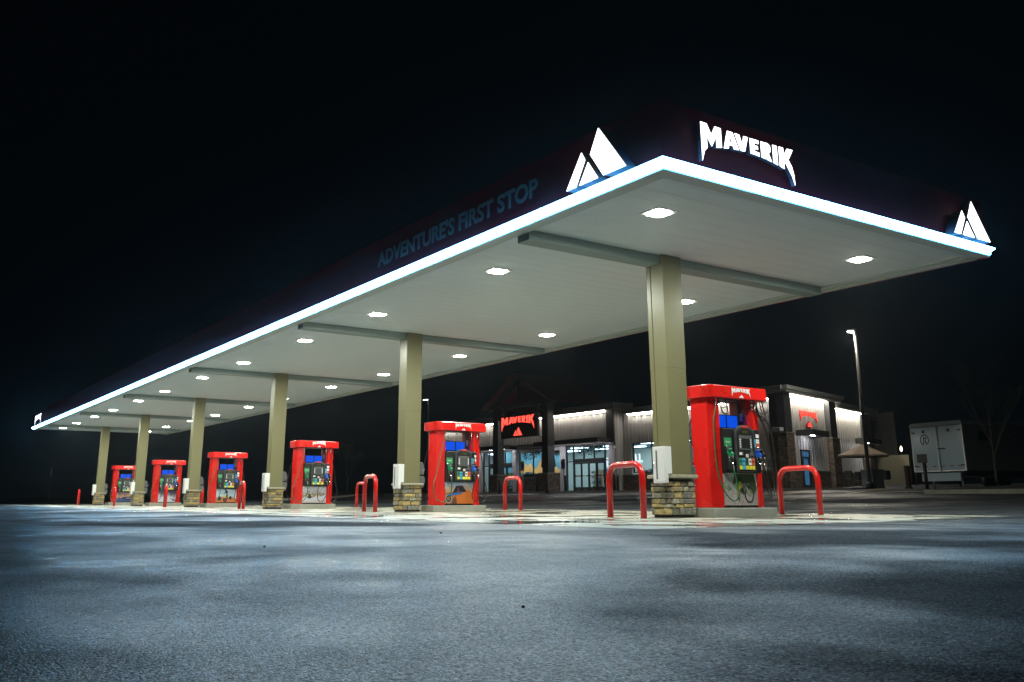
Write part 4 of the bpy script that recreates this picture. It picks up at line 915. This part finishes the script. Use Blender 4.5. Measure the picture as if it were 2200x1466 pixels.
# patio
PU = mat("umbrella_tan", (.16,.12,.09), .8); PM = mat("patio_metal", (.03,.03,.03), .5)
def patio_set(x, y, label, ro=1.45):
    z0 = .96; u = thing("patio_umbrella", label, "umbrella", (x, y, z0), "patio umbrellas")
    M().tube([(x,y,z0),(x,y,z0+2.45)], .025, 8).build("pole", PM, u)
    vs = [(x,y,z0+2.45)]; n = 8
    for i in range(n): a = 2*math.pi*(i+.3)/n; vs.append((x+ro*math.cos(a), y+ro*math.sin(a), z0+1.82))
    m = M(); m.add(vs, [(0,i+1,(i+1)%n+1) for i in range(n)]); o = m.build("umbrella_canopy", PU, u); md = o.modifiers.new("s", 'SOLIDIFY'); md.thickness = .02
    v = M()
    for i in range(n):
        a, b = vs[i+1], vs[(i+1)%n+1]; v.add([a,b,(b[0],b[1],b[2]-.1),(a[0],a[1],a[2]-.1)], [(0,1,2,3)])
    v.build("valance", PU, u)
    for i in range(n): M().tube([(x,y,z0+2.3),(vs[i+1][0],vs[i+1][1],z0+1.82)], .008, 5).build("rib", PM, u)
    M().tube([(x,y,z0+2.45),(x,y,z0+2.58)], [.03,.012], 8).build("finial", PM, u)
    t = thing("patio_table", label.replace("umbrella", "picnic table under the umbrella").replace("open tan","dark metal"), "table", (x, y, z0), "patio tables")
    m = M(); m.prism([(x+.55*math.cos(R(a)), y+.55*math.sin(R(a))) for a in range(0,360,30)], z0+.74, z0+.78); m.build("tabletop", PM, t)
    M().tube([(x+.0,y,z0),(x,y,z0+.74)], .05, 8).build("pedestal", PM, t)
    for a in (20, 140, 260):
        c, s = math.cos(R(a)), math.sin(R(a)); M().tube([(x,y,z0+.25),(x+.9*c,y+.9*s,z0+.3),(x+1.0*c,y+1.0*s,z0+.45)], .025, 6).build("seat_arm", PM, t)
        q = M(); q.box(x+1.0*c-.2, x+1.0*c+.2, y+1.0*s-.2, y+1.0*s+.2, z0+.45, z0+.48); q.box(x+1.2*c-.2*abs(s)-.02, x+1.2*c+.2*abs(s)+.02, y+1.2*s-.2*abs(c)-.02, y+1.2*s+.2*abs(c)+.02, z0+.48, z0+.95); q.build("seat", PM, t)
patio_set(-32.3, 46.8, "open tan patio umbrella against the lit east wall of the store")
patio_set(-27.6, 48.2, "open tan patio umbrella partly hidden behind the white trailer", 1.3)
t = thing("planter_box", "square grey planter box at the foot of the tall street lamp", "planter", (-30.2, 44.3, .96)); 
m = M(); m.prism([(-30.9,44.45),(-30.1,44.3),(-29.9,45.0),(-30.7,45.2)], .96, 1.85); m.build("box", mat("planter_grey", (.16,.18,.2), .6), t, .01)
M().prism([(-30.92,44.43),(-30.08,44.28),(-29.88,45.02),(-30.72,45.22)], 1.851, 1.90).build("rim", mat("planter_rim", (.1,.11,.12), .6), t)
t = thing("waste_bin", "grey waste bin standing behind the second column from the right", "bin", (-71.6, 41.6, .93)); B(-72.0,-71.2,41.3,41.9,.93,1.95).build("bin_body", mat("bin_grey", (.3,.33,.35), .5), t, .03); B(-72.05,-71.15,41.25,41.95,1.95,2.1).build("bin_lid", DGREY, t, .03)
# block wall enclosure
t = thing("block_wall_enclosure", "pale yellowish block wall enclosure at the right end of the store", "wall", (-38, 60, 1.2))
m = M(); a = TE(17.0, -1.2, 0); 
BLK = mat("pale_block", (.20,.19,.12), .8, noise=.15, nscale=3)
B(15.5, 18.5, -1.6, -1.6, .95, 3.35, TE).build("wall", BLK, t); B(15.4, 15.7, -1.9, 1.5, .95, 3.35, TE).build("wall", BLK, t)
for s in (15.9, 20): M().tube([TE(s,-2.1,1.0), TE(s,-2.1,4.4)], .05, 8).build("pole", CHROME, t)

# ---------------- white box trailer ----------------
La, Ra = Vector((-23.84, 38.16)), Vector((-21.2, 37.65)); ux = (Ra-La).normalized(); uy = Vector((-ux.y, ux.x)); wd = (Ra-La).length; o0 = La
TT = lambda a, b, z: (o0.x + ux.x*a + uy.x*b, o0.y + ux.y*a + uy.y*b, z)
tl = thing("box_trailer", "white box trailer with double rear doors and a round blue letter emblem", "trailer", TT(wd/2, 2.5, .8))
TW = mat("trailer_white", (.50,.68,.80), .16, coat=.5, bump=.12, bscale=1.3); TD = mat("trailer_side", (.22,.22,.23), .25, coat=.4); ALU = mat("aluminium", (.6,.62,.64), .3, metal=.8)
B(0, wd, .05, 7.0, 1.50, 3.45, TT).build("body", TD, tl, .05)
rc = M(); rc.prism([(-.03,3.40),(-.03,3.50),(.06,3.58),(wd-.06,3.58),(wd+.03,3.50),(wd+.03,3.40)], -.04, 7.02, T=lambda a, z, b: TT(a, b, z)); rc.build("roof_cap", mat("cap_grey", (.35,.4,.4), .3), tl, .03)
for a, b in ((.06, wd/2-.02), (wd/2+.02, wd-.06)): 
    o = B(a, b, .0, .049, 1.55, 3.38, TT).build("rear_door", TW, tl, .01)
    for z in (1.72, 3.15): B(a if a < 1 else b-.18, a+.18 if a < 1 else b, -.02, -.001, z, z+.05, TT).build("hinge", BLACKP, o)
    for i in range(3): B(a+.1+i*.42, a+.28+i*.42, -.006, -.001, 1.70, 1.735, TT).build("reflector", mat("reflector_red", (.35,.02,.02), .3), o)
    m = M(); m.prism([((a+b)/2+.08*math.cos(R(q)), 3.2+.08*math.sin(R(q))) for q in range(0,360,30)], -.008, -.001, T=lambda x, z, y: TT(x, y, z)); m.build("vent", GREYP, o)
fr = M(); fr.box(-.0, .055, -.01, .04, 1.5, 3.4, TT); fr.box(wd-.055, wd, -.01, .04, 1.5, 3.4, TT); fr.box(wd/2-.018, wd/2+.018, -.012, .04, 1.5, 3.4, TT); fr.box(.056, wd-.056, -.01, .04, 1.5, 1.545, TT); fr.build("door_frame", ALU, tl)
M().tube([TT(wd/2+.1,-.03,1.5), TT(wd/2+.1,-.03,3.4)], .015, 6).build("lock_bar", ALU, tl); B(wd/2+.05, wd/2+.42, -.05, -.02, 2.42, 2.47, TT).build("door_handle", BLACKP, tl)
B(.35, wd-.35, .02, .1, 1.10, 1.44, TT).build("step_bumper", TW, tl, .01); B(.3, wd-.3, .2, 6.8, 1.3, 1.5, TT).build("chassis", BLACKP, tl)
for a in (.15, wd-.35):
    for b in (4.2, 5.1):
        ctr = Vector(TT(a+.1, b, 1.18)); ax = Vector((ux.x, ux.y, 0)); M().tube([ctr-ax*.11, ctr+ax*.11], .36, 18).build("wheel", RUBBER, tl)
M().tube([TT(.6,.4,.75), TT(.6,.4,1.4)], .04, 8).build("support_leg", ALU, tl); M().tube([TT(wd-.6,.4,.75), TT(wd-.6,.4,1.4)], .04, 8).build("support_leg", ALU, tl)
# emblem: open ring with a letter inside
NB = mat("emblem_navy", (.008,.03,.09), .4)
rg = []
for q in range(-60, 241, 12): rg.append((.24*math.cos(R(q)), .24*math.sin(R(q))))
for q in range(240, -61, -12): rg.append((.185*math.cos(R(q)), .185*math.sin(R(q))))
me = outline_mesh([rg, [(-.085,-.24),(-.03,-.19),(-.03,.05),(.05,.05),(.06,.0),(.0,-.03),(.0,-.07),(.09,-.22),(.15,-.17),(.07,-.05),(.115,0),(.10,.10),(.04,.13),(-.05,.13),(-.085,.08)]], .006)
place_mesh("round_emblem", me, NB, TT(.72,-.004,2.85), (ux.x,ux.y,0), EZ, tl)
tm = text_mesh("R", .001, .001)
bpy.data.meshes.remove(tm)
B(wd+.001, wd+.006, .9, 1.5, 2.75, 3.15, TT).build("side_window", BLACKP, tl)
for b in (1.9, 2.3, 3.0, 3.5, 4.1): M().tube([TT(wd+.0,b,3.2-b*.03), TT(wd+.05,b,3.2-b*.03)], .03, 8).build("marker_lamp", CHROME, tl)

# ---------------- trees ----------------
def tree(x, y, z0, h, label, seed, leaves, spread=.35, bark=(.06,.05,.04)):
    rn = random.Random(seed); t = thing("young_tree", label, "tree", (x, y, z0), None); tr_, lf = M(), M(); BK = mat("bark_%d" % seed, bark, .9)
    def grow(p, d, l, r, dep):
        q = p + d*l; mid = p + d*l*.5 + Vector((rn.uniform(-.03,.03)*l, rn.uniform(-.03,.03)*l, 0)); tr_.tube([p, mid, q], [r, r*.85, r*.68], 5, caps=False)
        if dep == 0 or l < .12:
            if leaves:
                for _ in range(leaves):
                    c = q + Vector([rn.uniform(-.1,.1) for _ in range(3)]); a = Vector([rn.uniform(-1,1) for _ in range(3)]).normalized()*.05; b = Vector([rn.uniform(-1,1) for _ in range(3)]).normalized()*.025; lf.add([c,c+a*.5+b,c+a,c+a*.5-b], [(0,1,2,3)])
            return
        n = 3 if dep > 1 else 2
        for i in range(n):
            ax = Vector((rn.uniform(-1,1), rn.uniform(-1,1), rn.uniform(-.15,.35)))
            nd_ = (d + ax*spread + Vector((0,0,.18))).normalized(); grow(p + d*l*rn.uniform(.7,1.0) if i else q, nd_, l*rn.uniform(.62,.85), r*.62, dep-1)
    base = Vector((x,y,z0)); tr_.tube([base, base+Vector((.02,0,h*.22))], [.06,.05], 7)
    for i in range(6): 
        a = i*1.05; grow(base+Vector((.02,0,h*(.20+.03*i))), Vector((math.cos(a)*.42, math.sin(a)*.42, .9)).normalized(), h*.24, .03, 4)
    grow(base+Vector((.02,0,h*.22)), Vector((0,0,1)), h*.3, .045, 4)
    tr_.build("trunk", BK, t)
    if leaves: lf.build("crown", mat("young_leaf", (.34,.40,.16), .6), t)
tree(-89.8, 41.7, .95, 4.9, "small sparse leafy tree between the third pump and the hoop bollards", 3, 7, .42, (.35,.32,.25))
tree(-19.1, 35.9, 1.0, 4.6, "bare dark tree beside the white trailer at the right edge", 8, 0, .4, (.09,.08,.07))
# distant lamps beyond
t = thing("globe_lamp", "tiny glowing globe lamp far behind between store and trailer", "street lamp", (-57.6, 90.2, 1.5)); M().tube([(-57.6,90.2,1.5),(-57.6,90.2,5.2)], .06, 6).build("pole", BLACKP, t)
M().tube([(-57.6,90.2,5.3),(-57.6,90.2,5.45),(-57.6,90.2,5.65),(-57.6,90.2,5.85)], [.05,.12,.11,.02], 10).build("globe", emitter("globe_glow", (1,.85,.6), 6), t)
# small loose stones on the near asphalt
for i, (x, y, q, lb) in enumerate(((-8.2, 4.85, .012, "tiny dark stone on the asphalt in front of the third pump"), (-6.5, 2.4, .010, "tiny dark stone on the asphalt toward the left"), (-2.45, 1.75, .006, "tiny dark stone on the nearest asphalt at the centre"))):
    rn = random.Random(i); m = M(); n = 8
    for k, (z, rr) in enumerate(((0, .8), (.5, 1.0), (1.0, .6))): m.v += [Vector((x + q*rr*math.cos(6.283*a/n)*rn.uniform(.8,1.2), y + q*rr*math.sin(6.283*a/n)*rn.uniform(.8,1.2), q*z*1.2)) for a in range(n)]
    for k in range(2):
        for a in range(n): m.f.append([k*n+a, k*n+(a+1)%n, (k+1)*n+(a+1)%n, (k+1)*n+a]); m.sm.append(False)
    m.f += [list(range(n))[::-1], list(range(2*n, 3*n))]; m.sm += [False, False]
    tag(m.build("pebble", mat("pebble_dark", (.015,.015,.015), .7)), lb, "stone", "loose stones on the asphalt")
# thin haze in the night air, added for glow round the lamps
hz = bpy.data.materials.new("haze"); hz.use_nodes = True; N = hz.node_tree.nodes; N.remove(N["Principled BSDF"]); pv = N.new("ShaderNodeVolumePrincipled")
pv.inputs["Color"].default_value = (.8, .88, .92, 1); pv.inputs["Density"].default_value = .00026; pv.inputs["Anisotropy"].default_value = .88
hz.node_tree.links.new(pv.outputs[0], N["Material Output"].inputs["Volume"])
hb = B(-700, 400, -450, 600, -1, 14).build("haze", hz); hb['kind'] = 'stuff'
bpy.context.view_layer.update()
